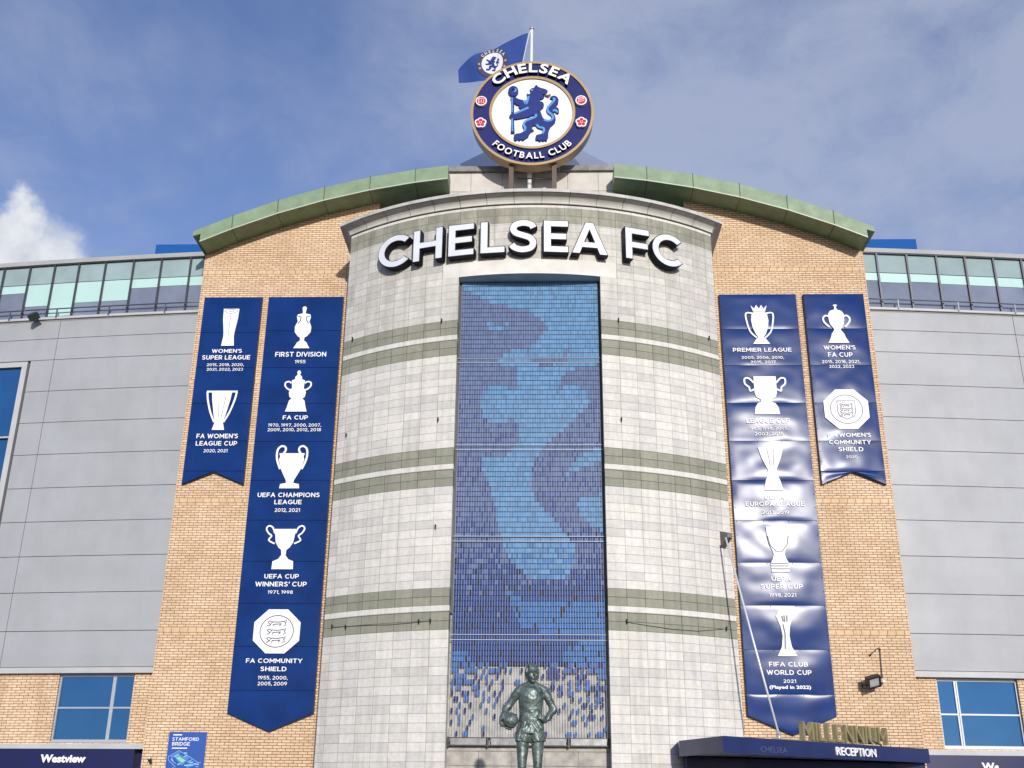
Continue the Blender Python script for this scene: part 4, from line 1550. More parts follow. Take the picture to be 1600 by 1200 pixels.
MAUVE, LIGHT2, MIDB = to_plan(MAUVE), to_plan(LIGHT2), to_plan(MIDB)
Z_NAVY = P(820, 880, MY).z
Z_END = P(820, 1036, MY).z
bm = bmesh.new()
cl = bm.loops.layers.float_color.new('tile')
pw_, ph_ = (MX1-MX0)/NC, (MZ1-MZ0)/NR
rnd = random.Random(3)
for r in range(NR):
    z = MZ0+(r+.5)*ph_
    for c in range(NC):
        x = MX0+(c+.5)*pw_
        p = (x, z)
        light = True
        if any(inside(p, q) for q in MAUVE):
            light = False
        if any(inside(p, q) for q in LIGHT2):
            light = True
        t = (z-Z_NAVY)
        navy = rnd.random() < min(1, max(0, (1.1-t)/1.9))
        if z < Z_END-.02:
            u = (Z_END-z)/(Z_END-MZ0)
            keep = .72*(1-u)**1.9+.17
            if z > Z_END-.3:
                keep = .85
            side = abs(x)/1.9
            if rnd.random() > keep*(.55+.75*side*side):
                continue
            col_ = (0.034, 0.103, 0.310) if (side > .45 or rnd.random() < .35) else (.018, .026, .16)
            if rnd.random() < .25:
                col_ = (.012, .016, .10)
        elif any(inside(p, q) for q in MIDB):
            col_ = (0.026, 0.120, 0.344)
            if rnd.random() < .05:
                col_ = (.012, .02, .05)
        elif light:
            col_ = (0.090, 0.232, 0.430)
            if navy and z < Z_NAVY+.6 and rnd.random() < .6:
                col_ = (0.043, 0.155, 0.378)
        elif navy:
            col_ = (.012, .042, .185)
            if rnd.random() < .07:
                col_ = (.012, .016, .05)
            elif rnd.random() < .10*max(0, min(1, 1.5+t)):
                col_ = (0.099, 0.125, 0.258)
        else:
            col_ = (0.086, 0.128, 0.262)
            if t < 4.5 and rnd.random() < .16+.05*(4.5-t):
                col_ = (0.047, 0.073, 0.224)
        k = rnd.uniform(.78, 1.14)  # random tone per tile, widened to imitate tiles gleaming singly
        col_ = tuple(min(1, q*k) for q in col_)
        tx, tz = rnd.gauss(0, .035), rnd.gauss(0, .03)
        if not light:
            tx, tz = tx*.5, tz*.5
        hw, hh = pw_*(.41 if z < Z_NAVY+4.5 else .45), ph_*.425
        q = []
        for dx, dz in ((-1, -1), (1, -1), (1, 1), (-1, 1)):
            q.append((x+dx*hw, MY+dx*hw*tx+dz*hh*tz, z+dz*hh))
        va = [bm.verts.new(v_) for v_ in q]
        vb = [bm.verts.new((v_[0], v_[1]+.008, v_[2])) for v_ in q]
        fs = [bm.faces.new(va), bm.faces.new(vb[::-1])]
        for i in range(4):
            fs.append(bm.faces.new((va[(i+1) % 4], va[i], vb[i], vb[(i+1) % 4])))
        for f in fs:
            for l in f.loops:
                l[cl] = (*col_, 1)
obj('tile_field', bm, M_TILE, mo)
bm = bmesh.new()
for c in range(NC+1):
    x = MX0+c*pw_
    box(bm, x-.0035, x+.0035, MY+.016, MY+.024, MZ0-.1, MZ1+.05)
obj('cables', bm, M_STEEL, mo)
for zz in (P(800, 567, MY).z, P(800, 703, MY).z, P(800, 846, MY).z, P(800, 1000, MY).z):
    for dz in (0, .13):
        bm = bmesh.new()
        box(bm, MX0-.05, MX1+.05, MY-.03, MY-.006, zz+dz-.007, zz+dz+.007)
        obj('rail', bm, M_STEEL, mo)
bm = bmesh.new()                            # navy sheet added to darken the gaps behind the dense tiles
box(bm, MX0, MX1, MY+.05, MY+.06, Z_END-.05, MZ1+.05)
obj('backing', bm, mat('navy_backing', (.010, .018, .07), .8), mo)
bm = bmesh.new()
for sx in (-1, 1):
    box(bm, sx*1.935-.03, sx*1.935+.03, MY+.03, MY+.12, 5.9, 15.15)
obj('reveal_shade', bm, M_BLACK, mo)  # black bars put in for the shade of the recess reveals
bm = bmesh.new()
box(bm, -1.95, 1.95, MY-.02, MY+.3, 2.745, 2.765)
box(bm, -1.95, 1.95, MY-.02, MY+.3, 2.925, 2.94)
for x in (-1.95, -1.0, .95, 1.93):
    box(bm, x-.0, x+.04, MY-.03, MY+.3, 2.72, 2.95)
trg = obj('trough', bm, M_BLACK, mo)
bm = bmesh.new()
for x0, x1 in ((-1.88, -1.02), (-.9, .9), (1.02, 1.88)):
    box(bm, x0, x1, MY+.0, MY+.02, 2.77, 2.92)
obj('trough_front', bm, M_BOXM, trg)

# ================================================================== BANNERS
BY = -.13
G_BAN = 'blue honours banners on the brick walls'
SH = {'3': (280, 430, 3.3333), '4': (340, 680, 2.5), '7': (1110, 440, 3.3333), '8': (1110, 780, 2.858)}


class Banner:
    def __init__(self, label, x0, x1, z_top, seams, tail, key0):
        self.x0, self.x1, self.xc = x0, x1, (x0+x1)/2
        self.o = thing('banner', (self.xc, BY, tail[0][1] if tail else 0), label, 'banner', G_BAN)
        zs = [z_top]+seams
        fr_bm = bmesh.new()
        # outline backing slightly larger, dark
        out = [(x0, z_top)]+[(x0, tail[0][1])]+[(self.xc, tail[1][1])]+[(x1, tail[0][1])]+[(x1, z_top)]
        e = .012
        out2 = [(x0-e, z_top+e), (x0-e, tail[0][1]-e), (self.xc, tail[1][1]-e*1.3), (x1+e, tail[0][1]-e), (x1+e, z_top+e)]
        prism(fr_bm, out2, BY+.03, BY+.10)
        obj('backing_frame', fr_bm, M_BANEDGE, self.o)
        rr = random.Random(int(x0*100))
        for i in range(len(zs)):
            za = zs[i]
            zb = zs[i+1] if i+1 < len(zs) else None
            bm = bmesh.new()
            nx, nz = 26, 18
            ph = [rr.uniform(0, 6.28) for _ in range(4)]
            am = rr.uniform(.7, 1.2)
            vs = []
            for a in range(nx+1):
                u = a/nx
                x = x0+(x1-x0)*u
                if zb is None:          # tail: straight to the pointed or notched foot
                    zlo = tail[0][1]+(tail[1][1]-tail[0][1])*(1-abs(2*u-1))
                    if tail[1][1] > tail[0][1] and abs(za-tail[1][1]) < .02:
                        zlo = min(zlo, za-.004)
                else:
                    zlo = zb+.006
                colv = []
                for b in range(nz+1):
                    v_ = b/nz
                    z = (za-.006)+(zlo-za+.006)*v_
                    edge = (4*u*(1-u))**.6*(4*v_*(1-v_))**.5
                    d = .009*am*edge*(1+.6*sin(u*5+ph[0])*sin(v_*3+ph[1]))+.004*sin(u*7+ph[2]+v_*2.5)*edge+.005*sin(v_*4.5+ph[3])*edge
                    d += .006*mnoise.noise(Vector((x*2.2, z*2.6, 3.1)))*edge
                    colv.append(bm.verts.new((x, BY-.002-d, z)))
                vs.append(colv)
            for a in range(nx):
                for b in range(nz):
                    bm.faces.new((vs[a][b], vs[a][b+1], vs[a+1][b+1], vs[a+1][b]))
            nf = len(bm.faces)
            for u in (.02, .35, .65, .98):
                ball(bm, (x0+(x1-x0)*u, BY-.012, za-.03), .014, u=6, v=4)
            if zb is not None:
                for f_ in (.35, .68):
                    for u in (.015, .985):
                        ball(bm, (x0+(x1-x0)*u, BY-.012, za+(zb-za)*f_), .014, u=6, v=4)
            bm.faces.ensure_lookup_table()
            for f in bm.faces[nf:]:
                f.material_index = 1     # dark fixings along the seam and edges
            obj('panel', bm, [M_BANNER, M_BANEDGE], self.o, True)
        self.yf = BY-.040

    def z(self, key, y):
        ox, oy, k = SH[key]
        return P(ox+400/k, oy+y/k, BY).z if key in '34' else P(ox+400/k, oy+y/k, BY).z

    def sx(self, key, y):
        ox, oy, k = SH[key]
        a, b = P(ox, oy+y/k, BY), P(ox+1/k, oy+y/k, BY)
        return b.x-a.x

    def text(self, key, s, y0, y1, xa, xb, bold=.03):
        zt, zb = self.z(key, y0), self.z(key, y1)
        w = (xb-xa)*self.sx(key, (y0+y1)/2)
        if s[0] == '(':
            me = text_box(s, self.xc, (zt+zb)/2, w, (zt-zb)*.97, self.yf, .008, bold)
        else:
            me = block_text(s, self.xc, (zt+zb)/2, w, (zt-zb)*1.02, self.yf, .20 if s[0] not in '12' else .17)
        obj('lettering', me, M_PRINT, self.o)

    def pt(self, key, dx, y):
        return (self.xc+dx*self.sx(key, y), self.z(key, y))

    def trophy(self, key, prof, handles=(), hw=8, extra=(), ink=(), ink_w=2.0, closed=()):
        bm = bmesh.new()
        T = .03
        lp = [self.pt(key, -dx, y) for dx, y in prof]+[self.pt(key, dx, y) for dx, y in prof[::-1]]
        join(bm, flat([lp], self.yf-.01, T))
        for i, h in enumerate(handles):
            for s in (-1, 1):
                pts = [tuple(q) for q in smooth_line([self.pt(key, s*dx, y) for dx, y in h], 3)]
                ribbon(bm, pts, hw*self.sx(key, h[0][1]), self.yf-.009+.0007*i, thick=T-.004)
        for ex in extra:
            join(bm, flat([[self.pt(key, dx, y) for dx, y in ex]], self.yf-.0085, T-.003))
        t = obj('trophy', bm, M_PRINT, self.o)
        if ink:
            bm = bmesh.new()
            for i, l in enumerate(ink):
                ribbon(bm, [self.pt(key, dx, y) for dx, y in l], ink_w*self.sx(key, l[0][1]), self.yf-.016-.0006*(i % 3), thick=.004)
            obj('engraving', bm, M_INK, t)
        return t


def zb_(y, Y=BY):
    return P(430 if True else 0, y, Y).z


ZT = 16.235
SEAML = [zb_(y) for y in (519, 574.3, 630, 689)]
# narrow left
b = Banner('narrow blue banner with a swallowtail foot on the left wall, headed WOMEN\'S SUPER LEAGUE', -10.29, -8.47, ZT, SEAML+[10.53], [(0, 10.135), (0, 10.52)], '3')
b.trophy('3', [(40, 178), (38, 230), (28, 300), (27, 322), (33, 370)], ink=[[(-36, 190), (-20, 183), (0, 181), (20, 183), (36, 190), (20, 199), (0, 202), (-20, 199), (-36, 190)], [(0, 204), (-2, 330)], [(-12, 190), (-4, 194), (6, 188), (14, 193)]])
b.text('3', "WOMEN'S", 387, 406, 172, 328)
b.text('3', "SUPER LEAGUE", 419, 441, 122, 370)
b.text('3', "2015, 2018, 2020,", 461, 475, 145, 337)
b.text('3', "2021, 2022, 2023", 485, 499, 145, 333)
b.trophy('3', [(52, 608), (47, 650), (30, 735), (20, 765), (26, 785), (32, 808)], [[(76, 610), (70, 650), (50, 715), (24, 768)]], 9,
         extra=[[(-80, 604), (80, 604), (78, 613), (-78, 613)]], ink=[[(-14, 620), (-4, 740)], [(24, 625), (10, 740)]])
b.text('3', "FA WOMEN'S", 828, 851, 92, 307)
b.text('3', "LEAGUE CUP", 866, 889, 88, 302)
b.text('3', "2020, 2021", 908, 924, 128, 252)
# wide left
SEAMW = [zb_(y) for y in (517, 574.5, 630.4, 690, 750.4, 812.8, 877, 942.8, 1010, 1079)]
b = Banner('wide blue banner with a pointed foot on the left wall, headed FIRST DIVISION', -8.25, -5.9, ZT, SEAMW, [(0, 3.685), (0, 3.21)], '3')
b.trophy('3', [(5, 168), (11, 174), (9, 186), (6, 203), (32, 209), (36, 222), (30, 245), (42, 272), (41, 300), (24, 322), (12, 328), (10, 344), (26, 356), (30, 366), (42, 384)],
         ink=[[(-30, 222), (-24, 218), (-14, 222), (-16, 240), (-28, 256)], [(30, 222), (24, 218), (14, 222), (16, 240), (28, 256)]], ink_w=5)
b.text('3', "FIRST DIVISION", 403, 427, 498, 762)
b.text('3', "1955", 445, 462, 600, 655)
b.trophy('3', [(4, 500), (10, 508), (6, 522), (17, 532), (18, 545), (34, 552), (30, 590), (44, 612), (40, 636), (28, 646), (40, 656), (48, 690), (56, 713)],
         [[(32, 600), (48, 598), (66, 580), (64, 562), (46, 558), (36, 566)]], 8)
b.text('3', "FA CUP", 733, 754, 538, 668)
b.text('3', "1970, 1997, 2000, 2007,", 775, 791, 463, 738)
b.text('3', "2009, 2010, 2012, 2018", 799, 815, 460, 736)
b.trophy('3', [(66, 930), (60, 948), (66, 962), (50, 1015), (22, 1068), (18, 1084), (48, 1090), (52, 1112)],
         [[(46, 928), (36, 920), (36, 900), (56, 893), (76, 912), (76, 960), (56, 1012)]], 10)
b.text('4', "UEFA CHAMPIONS", 226, 243, 157, 398)
b.text('4', "LEAGUE", 254, 271, 222, 328)
b.text('4', "2012, 2021", 287, 301, 224, 322)
b.trophy('4', [(42, 368), (40, 378), (34, 420), (22, 440), (10, 450), (8, 470), (20, 486), (40, 494), (42, 525)],
         [[(40, 385), (50, 362), (66, 356), (74, 368), (64, 385), (52, 395), (62, 412), (38, 425)]], 6)
b.text('4', "UEFA CUP", 544, 561, 183, 317)
b.text('4', "WINNERS' CUP", 574, 592, 148, 348)
b.text('4', "1971, 1998", 608, 621, 196, 294)


def lion_line(cx, cy, k):
    return [[(cx-34*k, cy-4*k), (cx-26*k, cy-9*k), (cx-18*k, cy-2*k), (cx-26*k, cy+4*k), (cx-34*k, cy-4*k)], [(cx-20*k, cy-5*k), (cx+4*k, cy-4*k), (cx+24*k, cy-7*k), (cx+34*k, cy-11*k), (cx+30*k, cy-2*k)],
            [(cx-22*k, cy+3*k), (cx-30*k, cy+10*k), (cx-36*k, cy+9*k)], [(cx-12*k, cy+3*k), (cx-16*k, cy+11*k)], [(cx+14*k, cy+2*k), (cx+8*k, cy+11*k)], [(cx+26*k, cy-4*k), (cx+32*k, cy+5*k), (cx+24*k, cy+11*k)],
            [(cx-14*k, cy+4*k), (cx+16*k, cy+2*k)]]


def octa(b, key, cy, rx, ry, shield=False, kr=.72):
    n = 8
    pr = [(rx*sin(pi/8+pi/4*i)/cos(pi/8)*1.0, cy-ry*cos(pi/8+pi/4*i)/cos(pi/8)) for i in range(4)]
    ring = [(rx*kr*cos(2*pi*i/36), cy+ry*kr*sin(2*pi*i/36)) for i in range(37)]
    ink = [ring]
    k = rx/88
    if shield:
        s_ = .40
        ink.append([(-rx*s_, cy-ry*.42), (rx*s_, cy-ry*.42), (rx*s_, cy+ry*.15), (rx*s_*.8, cy+ry*.35), (0, cy+ry*.5), (-rx*s_*.8, cy+ry*.35), (-rx*s_, cy+ry*.15), (-rx*s_, cy-ry*.42)])
        for q in (-.22, .0, .22):
            ink += lion_line(0, cy+ry*q+2, k*.75)
    else:
        for q in (-.37, 0, .37):
            ink += lion_line(0, cy+ry*q, k*1.05)
    b.trophy(key, pr, ink=ink, ink_w=3.4 if not shield else 4.0)


octa(b, '4', 768, 90, 86)
b.text('4', "FA COMMUNITY", 874, 891, 110, 330)
b.text('4', "SHIELD", 906, 923, 167, 268)
b.text('4', "1955, 2000,", 942, 956, 158, 275)
b.text('4', "2005, 2009", 965, 979, 158, 272)


def zr_(y):
    return P(1200, y, BY).z


SH7 = SH['7']
SEAMR = [zr_(y) for y in (514, 570.8, 629.6, 689, 750.5, 813.2, 879, 946, 1015, 1085)]
b = Banner('wide blue banner with a pointed foot on the right wall, headed PREMIER LEAGUE', 5.86, 8.22, ZT+.01, SEAMR, [(0, 3.70), (0, 3.21)], '7')
b.trophy('7', [(30, 163), (40, 172), (45, 205), (40, 240), (26, 275), (14, 290), (26, 303), (44, 327)],
         [[(34, 168), (70, 168), (66, 220), (52, 265), (22, 294)]], 8,
         extra=[[(-28, 166), (-42, 126), (-24, 144), (-13, 124), (0, 144), (13, 124), (24, 144), (42, 126), (28, 166)]], ink=[[(-34, 160), (34, 160)], [(-66, 180), (-46, 184)], [(66, 180), (46, 184)]])
b.text('7', "PREMIER LEAGUE", 347, 367, 120, 424)
b.text('7', "2005, 2006, 2010,", 390, 404, 165, 385)
b.text('7', "2015, 2017", 414, 428, 213, 343)
b.trophy('7', [(58, 496), (58, 580), (50, 603), (28, 616), (28, 630), (46, 636), (60, 658), (66, 693)],
         [[(58, 530), (82, 506), (104, 508), (104, 535), (84, 552), (80, 572), (54, 560)]], 9)
b.text('7', "LEAGUE CUP", 714, 738, 188, 413)
b.text('7', "1965, 1998, 2005,", 757, 773, 195, 400)
b.text('7', "2007, 2015", 787, 803, 238, 385)
b.trophy('7', [(66, 864), (50, 920), (22, 982), (22, 1000), (38, 1040), (50, 1090)], ink=[[(-20, 870), (-8, 960)], [(14, 870), (8, 960)]], ink_w=3)
b.text('7', "UEFA", 1114, 1136, 275, 378)
b.text('7', "EUROPA LEAGUE", 1148, 1171, 182, 487)
b.text('8', "2013, 2019", 53, 68, 228, 346)
b.trophy('8', [(50, 124), (48, 165), (42, 200), (30, 228), (24, 248), (30, 268), (40, 286)],
         extra=[[(-40, 290), (40, 290), (40, 298), (-40, 298)], [(-40, 302), (40, 302), (40, 311), (-40, 311)], [(-40, 315), (40, 315), (40, 326), (-40, 326)]],
         ink=[[(-46, 165), (-38, 205), (-14, 234), (14, 234), (38, 205), (46, 165)]], ink_w=4)
b.text('8', "UEFA", 346, 366, 270, 357)
b.text('8', "SUPER CUP", 380, 401, 222, 408)
b.text('8', "1998, 2021", 420, 437, 257, 378)
b.trophy('8', [(14, 494), (28, 502), (38, 524), (30, 545), (20, 572), (15, 612), (22, 660), (44, 702)],
         ink=[[(-12, 522), (-8, 548)], [(-2, 520), (-1, 550)], [(10, 520), (9, 548)], [(-10, 560), (-4, 600), (-8, 670)]], ink_w=6)
b.text('8', "FIFA CLUB", 728, 748, 255, 428)
b.text('8', "WORLD CUP", 764, 785, 245, 445)
b.text('8', "2021", 806, 821, 318, 374)
b.text('8', "(Played in 2022)", 832, 853, 255, 440)
b = Banner('narrow blue banner with a swallowtail foot on the right wall, headed WOMEN\'S FA CUP', 8.46, 10.30, ZT+.01, SEAMR[:4]+[10.53], [(0, 10.135), (0, 10.52)], '7')
b.trophy('7', [(4, 124), (12, 128), (4, 134), (7, 150), (30, 157), (40, 172), (40, 200), (36, 224), (26, 238), (16, 254), (32, 276), (38, 294), (54, 323)],
         [[(36, 186), (54, 181), (68, 194), (64, 216), (40, 240)]], 9)
b.text('7', "WOMEN'S", 336, 357, 592, 757)
b.text('7', "FA CUP", 372, 395, 615, 742)
b.text('7', "2015, 2018, 2021,", 412, 428, 582, 780)
b.text('7', "2022, 2023", 437, 453, 620, 748)
octa(b, '7', 668, 115, 103, True)
b.text('7', "FA WOMEN'S", 791, 811, 612, 835)
b.text('7', "COMMUNITY", 828, 849, 620, 837)
b.text('7', "SHIELD", 864, 886, 667, 795)
b.text('7', "2020", 908, 922, 706, 766)

# ================================================================== RECEPTION CANOPY
ZC0, ZC1 = 2.52, 2.87
A, B, C_ = Vector((3.55, -3.75)), Vector((4.22, -6.0)), Vector((10.45, -.42))
cn = thing('entrance_canopy', (7, -2, ZC0), 'navy blue projecting reception canopy at the foot of the right brick wall', 'canopy')
plan = [A, B, C_, Vector((10.45, -.02)), Vector((5.45, -.02)), Vector((5.45, -2.1)), Vector((3.6, -2.9))]
bm = bmesh.new()
lo = [bm.verts.new((p.x, p.y, ZC0)) for p in plan]
hi = [bm.verts.new((p.x, p.y, ZC1)) for p in plan]
bm.faces.new(hi)
for i in range(len(plan)):
    j = (i+1) % len(plan)
    bm.faces.new((lo[i], lo[j], hi[j], hi[i]))
inner = []
cen = Vector((6.6, -2.2))
for p in plan:
    d = cen-p
    inner.append(p+d.normalized()*.05)
inn = [bm.verts.new((p.x, p.y, ZC0)) for p in inner]
for i in range(len(plan)):
    j = (i+1) % len(plan)
    bm.faces.new((lo[j], lo[i], inn[i], inn[j]))
bmesh.ops.recalc_face_normals(bm, faces=bm.faces)
obj('fascia', bm, M_CANOPY, cn)
bm = bmesh.new()
bm.faces.new([bm.verts.new((p.x, p.y, ZC0+.03)) for p in inner[::-1]])
so = obj('soffit', bm, M_SOFFIT, cn)
bm = bmesh.new()
for t in (.15, .32, .49, .66, .83):
    p = B.lerp(C_, t)+Vector((.1, .22))
    q = Vector((p.x-.2, -.1))
    d = (q-p).normalized()
    n_ = Vector((-d.y, d.x))*.015
    vs = [p+n_, p-n_, q-n_, q+n_]
    bm.faces.new([bm.verts.new((v_.x, v_.y, ZC0+.024)) for v_ in vs])
obj('rib', bm, M_CANOPY, so)
bm = bmesh.new()
scr = [(3.72, -3.6), (5.2, -3.05), (9.5, -.5), (10.35, -.3), (10.35, -.012), (3.72, -.012)]
sa = [bm.verts.new((x, y, 0)) for x, y in scr]
sb = [bm.verts.new((x, y, ZC0-.01)) for x, y in scr]
bm.faces.new(sb)
for i in range(6):
    bm.faces.new((sa[i], sa[(i+1) % 6], sb[(i+1) % 6], sb[i]))
bmesh.ops.recalc_face_normals(bm, faces=bm.faces)
obj('entrance_screen', bm, M_NAVY, cn)
dirc = (C_-B).normalized()
ang = atan2(dirc.y, dirc.x)
nrm2 = Vector((dirc.y, -dirc.x))


def on_front(me_fn, name, mats, xl, xr, yl, yr, s, depth, off, z0, z1, bold=.02, parent=None, cond=1):
    """letters standing along the canopy front between two survey columns"""
    def along(x, y):
        d = ray(x, y)
        # intersect with vertical plane through B, dirc
        den = d.x*nrm2.x+d.y*nrm2.y
        t = ((B.x-CAM.x)*nrm2.x+(B.y-CAM.y)*nrm2.y)/den
        p = CAM+d*t
        return (Vector((p.x, p.y))-B).dot(dirc)
    a0, a1 = along(xl, yl), along(xr, yr)
    mid = B+dirc*((a0+a1)/2)+nrm2*off
    if s == 'MILLENNIUM':
        bb = block_text(s, 0, 0, a1-a0, z1-z0, -depth/2, .17, depth)
        me = bpy.data.meshes.new('tmp')
        bb.to_mesh(me)
        bb.free()
    else:
        me = text_box(s, 0, 0, a1-a0, z1-z0, -depth/2, depth, bold)
    me.transform(Matrix.Translation((mid.x, mid.y, (z0+z1)/2)) @ Matrix.Rotation(ang, 4, 'Z'))
    return obj(name, me, mats, parent)


on_front(None, 'lettering', M_PRINT, 1305, 1367, 1170, 1172, 'RECEPTION', .03, .02, ZC0+.075, ZC0+.275, .015, cn)
on_front(None, 'faded_lettering', mat('faded_blue_letter', (.07, .09, .20), .6), 1187.5, 1229, 1166, 1168, 'CHELSEA', .006, .006, ZC0+.06, ZC0+.19, .0, cn)
ms = thing('letter_sign', (7.3, -3.2, ZC1), 'gold MILLENNIUM letters standing on top of the navy reception canopy', 'sign')
on_front(None, 'lettering', M_GOLDL, 1258, 1391, 1140, 1152, 'MILLENNIUM', .12, -.12, ZC1+.03, ZC1+.44, .008, ms)
bm = bmesh.new()
p0, p1 = B+dirc*1.9-nrm2*.12, B+dirc*5.0-nrm2*.12
hexa(bm, [(p0.x-.02, p0.y-.03, ZC1+.002), (p1.x-.02, p1.y-.03, ZC1+.002), (p1.x+.02, p1.y+.03, ZC1+.002), (p0.x+.02, p0.y+.03, ZC1+.002),
          (p0.x-.02, p0.y-.03, ZC1+.03), (p1.x-.02, p1.y-.03, ZC1+.03), (p1.x+.02, p1.y+.03, ZC1+.03), (p0.x+.02, p0.y+.03, ZC1+.03)])
obj('base_rail', bm, M_GOLDL, ms)
bm = bmesh.new()
pe = B+dirc*4.95-nrm2*.15
tube(bm, smooth_line([(pe.x, pe.y, ZC1+.14), (pe.x+.35, pe.y+.25, ZC1+.10), (pe.x+.65, pe.y+.5, ZC1+.13), (pe.x+1.0, pe.y+.7, ZC1+.01)], 5), .016, 6)
obj('cable', bm, M_BLACK, ms)

# tie rod from the stone frontage to the canopy
ba, bz = cyl(1127.5, 838, TR+.02)
ba = min(ba, A_EDGE-.012)
bp_ = Vector((*arc(ba, TR+.02), bz))
tr_ = thing('tie_rod', tuple(bp_), 'slanting pale rod from a grey bracket on the stone frontage down to the canopy', 'tie rod')
foot_d = ray(1217, 1147)
tt = (ZC1-CAM.z)/foot_d.z
foot = P(1217, 1148, -3.9)
print('rod foot', foot)
top_ = P(1134, 840, bp_.y-.42)
bm = bmesh.new()
tube(bm, [top_, top_.lerp(foot, .5)+Vector((0, 0, -.03)), foot], .026, 8)
obj('rod', bm, M_ROD, tr_)
bm = bmesh.new()
o_ = bp_
vs = [(o_.x-.05, o_.y+.03, o_.z+.14), (o_.x-.05, o_.y+.03, o_.z-.32), (top_.x+.03, top_.y-.04, top_.z+.0), (top_.x+.05, top_.y-.02, top_.z+.12)]
f1 = [bm.verts.new(v_) for v_ in vs]
f2 = [bm.verts.new((v_[0]+.14, v_[1]+.03, v_[2])) for v_ in vs]
bm.faces.new(f1)
bm.faces.new(f2[::-1])
for i in range(4):
    bm.faces.new((f1[i], f2[i], f2[(i+1) % 4], f1[(i+1) % 4]))
bmesh.ops.recalc_face_normals(bm, faces=bm.faces)
obj('bracket', bm, mat('grey_bracket', (.14, .14, .135), .6), tr_)
bm = bmesh.new()
tube(bm, [(foot.x, foot.y, ZC1), (foot.x, foot.y, foot.z+.03)], [.06, .035], 10)
ball(bm, foot+Vector((0, 0, .03)), .06, (1, 1, .8), 10, 6)
obj('foot_clamp', bm, M_ALU, tr_)

# ================================================================== LAMPS
# floodlight on the right brick wall
c = P(1364, 1065, -.38)
fl_ = thing('floodlight', (c.x, -.2, c.z-.2), 'black floodlight with a hanging cable on the right brick wall', 'floodlight')
Rm = Matrix.Translation(c) @ Matrix.Rotation(rad(-8), 4, 'Y') @ Matrix.Rotation(rad(28), 4, 'X') @ Matrix.Rotation(rad(14), 4, 'Z')


def lbox(bm, x0, x1, y0, y1, z0, z1, Mx):
    fs = box(bm, x0, x1, y0, y1, z0, z1)
    vs = {v_ for f in fs for v_ in f.verts}
    for v_ in vs:
        v_.co = Mx @ v_.co


bm = bmesh.new()
for a in ((-.19, .19, -.09, .08, .12, .155), (-.19, .19, -.09, .08, -.155, -.12), (-.19, -.155, -.09, .08, -.119, .119), (.155, .19, -.09, .08, -.119, .119), (-.154, .154, .03, .079, -.119, .119)):
    lbox(bm, *a, Rm)
for k in range(5):
    lbox(bm, -.15+k*.07, -.13+k*.07, .081, .13, -.13, .13, Rm)
obj('housing', bm, M_BLACK, fl_)
bm = bmesh.new()
lbox(bm, -.15, .15, -.05, -.045, -.115, .115, Rm)
obj('lens', bm, M_LENS, fl_)
bm = bmesh.new()
lbox(bm, -.10, .12, -.058, -.052, -.09, -.02, Rm)
obj('lamp', bm, M_REFL, fl_)
bm = bmesh.new()
tube(bm, [Rm @ Vector((-.22, .02, -.08)), Rm @ Vector((-.2, .2, -.08)), (c.x-.2, -.03, c.z-.12)], .022, 8)
tube(bm, [Rm @ Vector((.22, .02, -.02)), Rm @ Vector((.2, .2, -.05)), (c.x+.2, -.03, c.z-.10)], .022, 8)
obj('bracket', bm, M_BLACK, fl_)
bm = bmesh.new()
k1 = [P(x, y, -.05) for x, y in ((1378.5, 1060), (1377, 1040), (1375, 1015), (1374, 1012.5), (1371, 1013), (1366, 1018), (1360, 1023))]
tube(bm, k1, .012, 6)
ball(bm, P(1360, 1023.5, -.05), .03, u=8, v=6)
ball(bm, P(1375, 1015, -.05), .026, u=8, v=6)
obj('cable', bm, M_BLACK, fl_)
bm = bmesh.new()
ball(bm, P(1381, 1065, -.14), .05, (1.2, 1, .9), 10, 8)
obj('sensor', bm, M_POLE, fl_)

# floodlight on the ledge of the left stand
c = P(52, 493, yst(-16.5)-.45)
f2_ = thing('floodlight', tuple(c), 'dark floodlight leaning out over the ledge of the left stand', 'floodlight')
Rm = Matrix.Translation(c) @ Matrix.Rotation(rad(-12), 4, 'Y') @ Matrix.Rotation(rad(62), 4, 'X') @ Matrix.Rotation(rad(20), 4, 'Z')
bm = bmesh.new()
v8 = [(-.17, -.10, -.12), (.17, -.10, -.12), (.10, .08, -.07), (-.10, .08, -.07), (-.17, -.10, .12), (.17, -.10, .12), (.10, .08, .07), (-.10, .08, .07)]
hexa(bm, [Rm @ Vector(v_) for v_ in v8])
obj('housing', bm, mat('dark_green_grey_metal', (.03, .04, .04), .5), f2_)
bm = bmesh.new()
e_ = P(60, 499, yst(-16.4)-.1)
tube(bm, [c+Vector((.04, .08, -.02)), (c.x+.12, c.y+.15, c.z-.1), e_], .022, 8)
obj('arm', bm, M_BLACK, f2_)

# small spotlight by the left corner
c = P(234, 1187, -.12)
s3 = thing('spotlight', tuple(c), 'small black spotlight with a pale lens near the left brick corner', 'spotlight')
bm = bmesh.new()
tube(bm, [c+Vector((.03, .11, -.09)), c+Vector((.02, .0, -.08)), c+Vector((0, -.03, -.03))], .02, 8)
tube(bm, [c+Vector((.01, .03, -.05)), c+Vector((0, -.03, .02)), c+Vector((-.005, -.045, .035))], [.035, .05, .055], 12)
obj('housing', bm, M_BLACK, s3)
bm = bmesh.new()
ball(bm, c+Vector((-.006, -.048, .038)), .043, (1, .5, 1), 12, 8)
obj('lens', bm, M_REFL, s3)

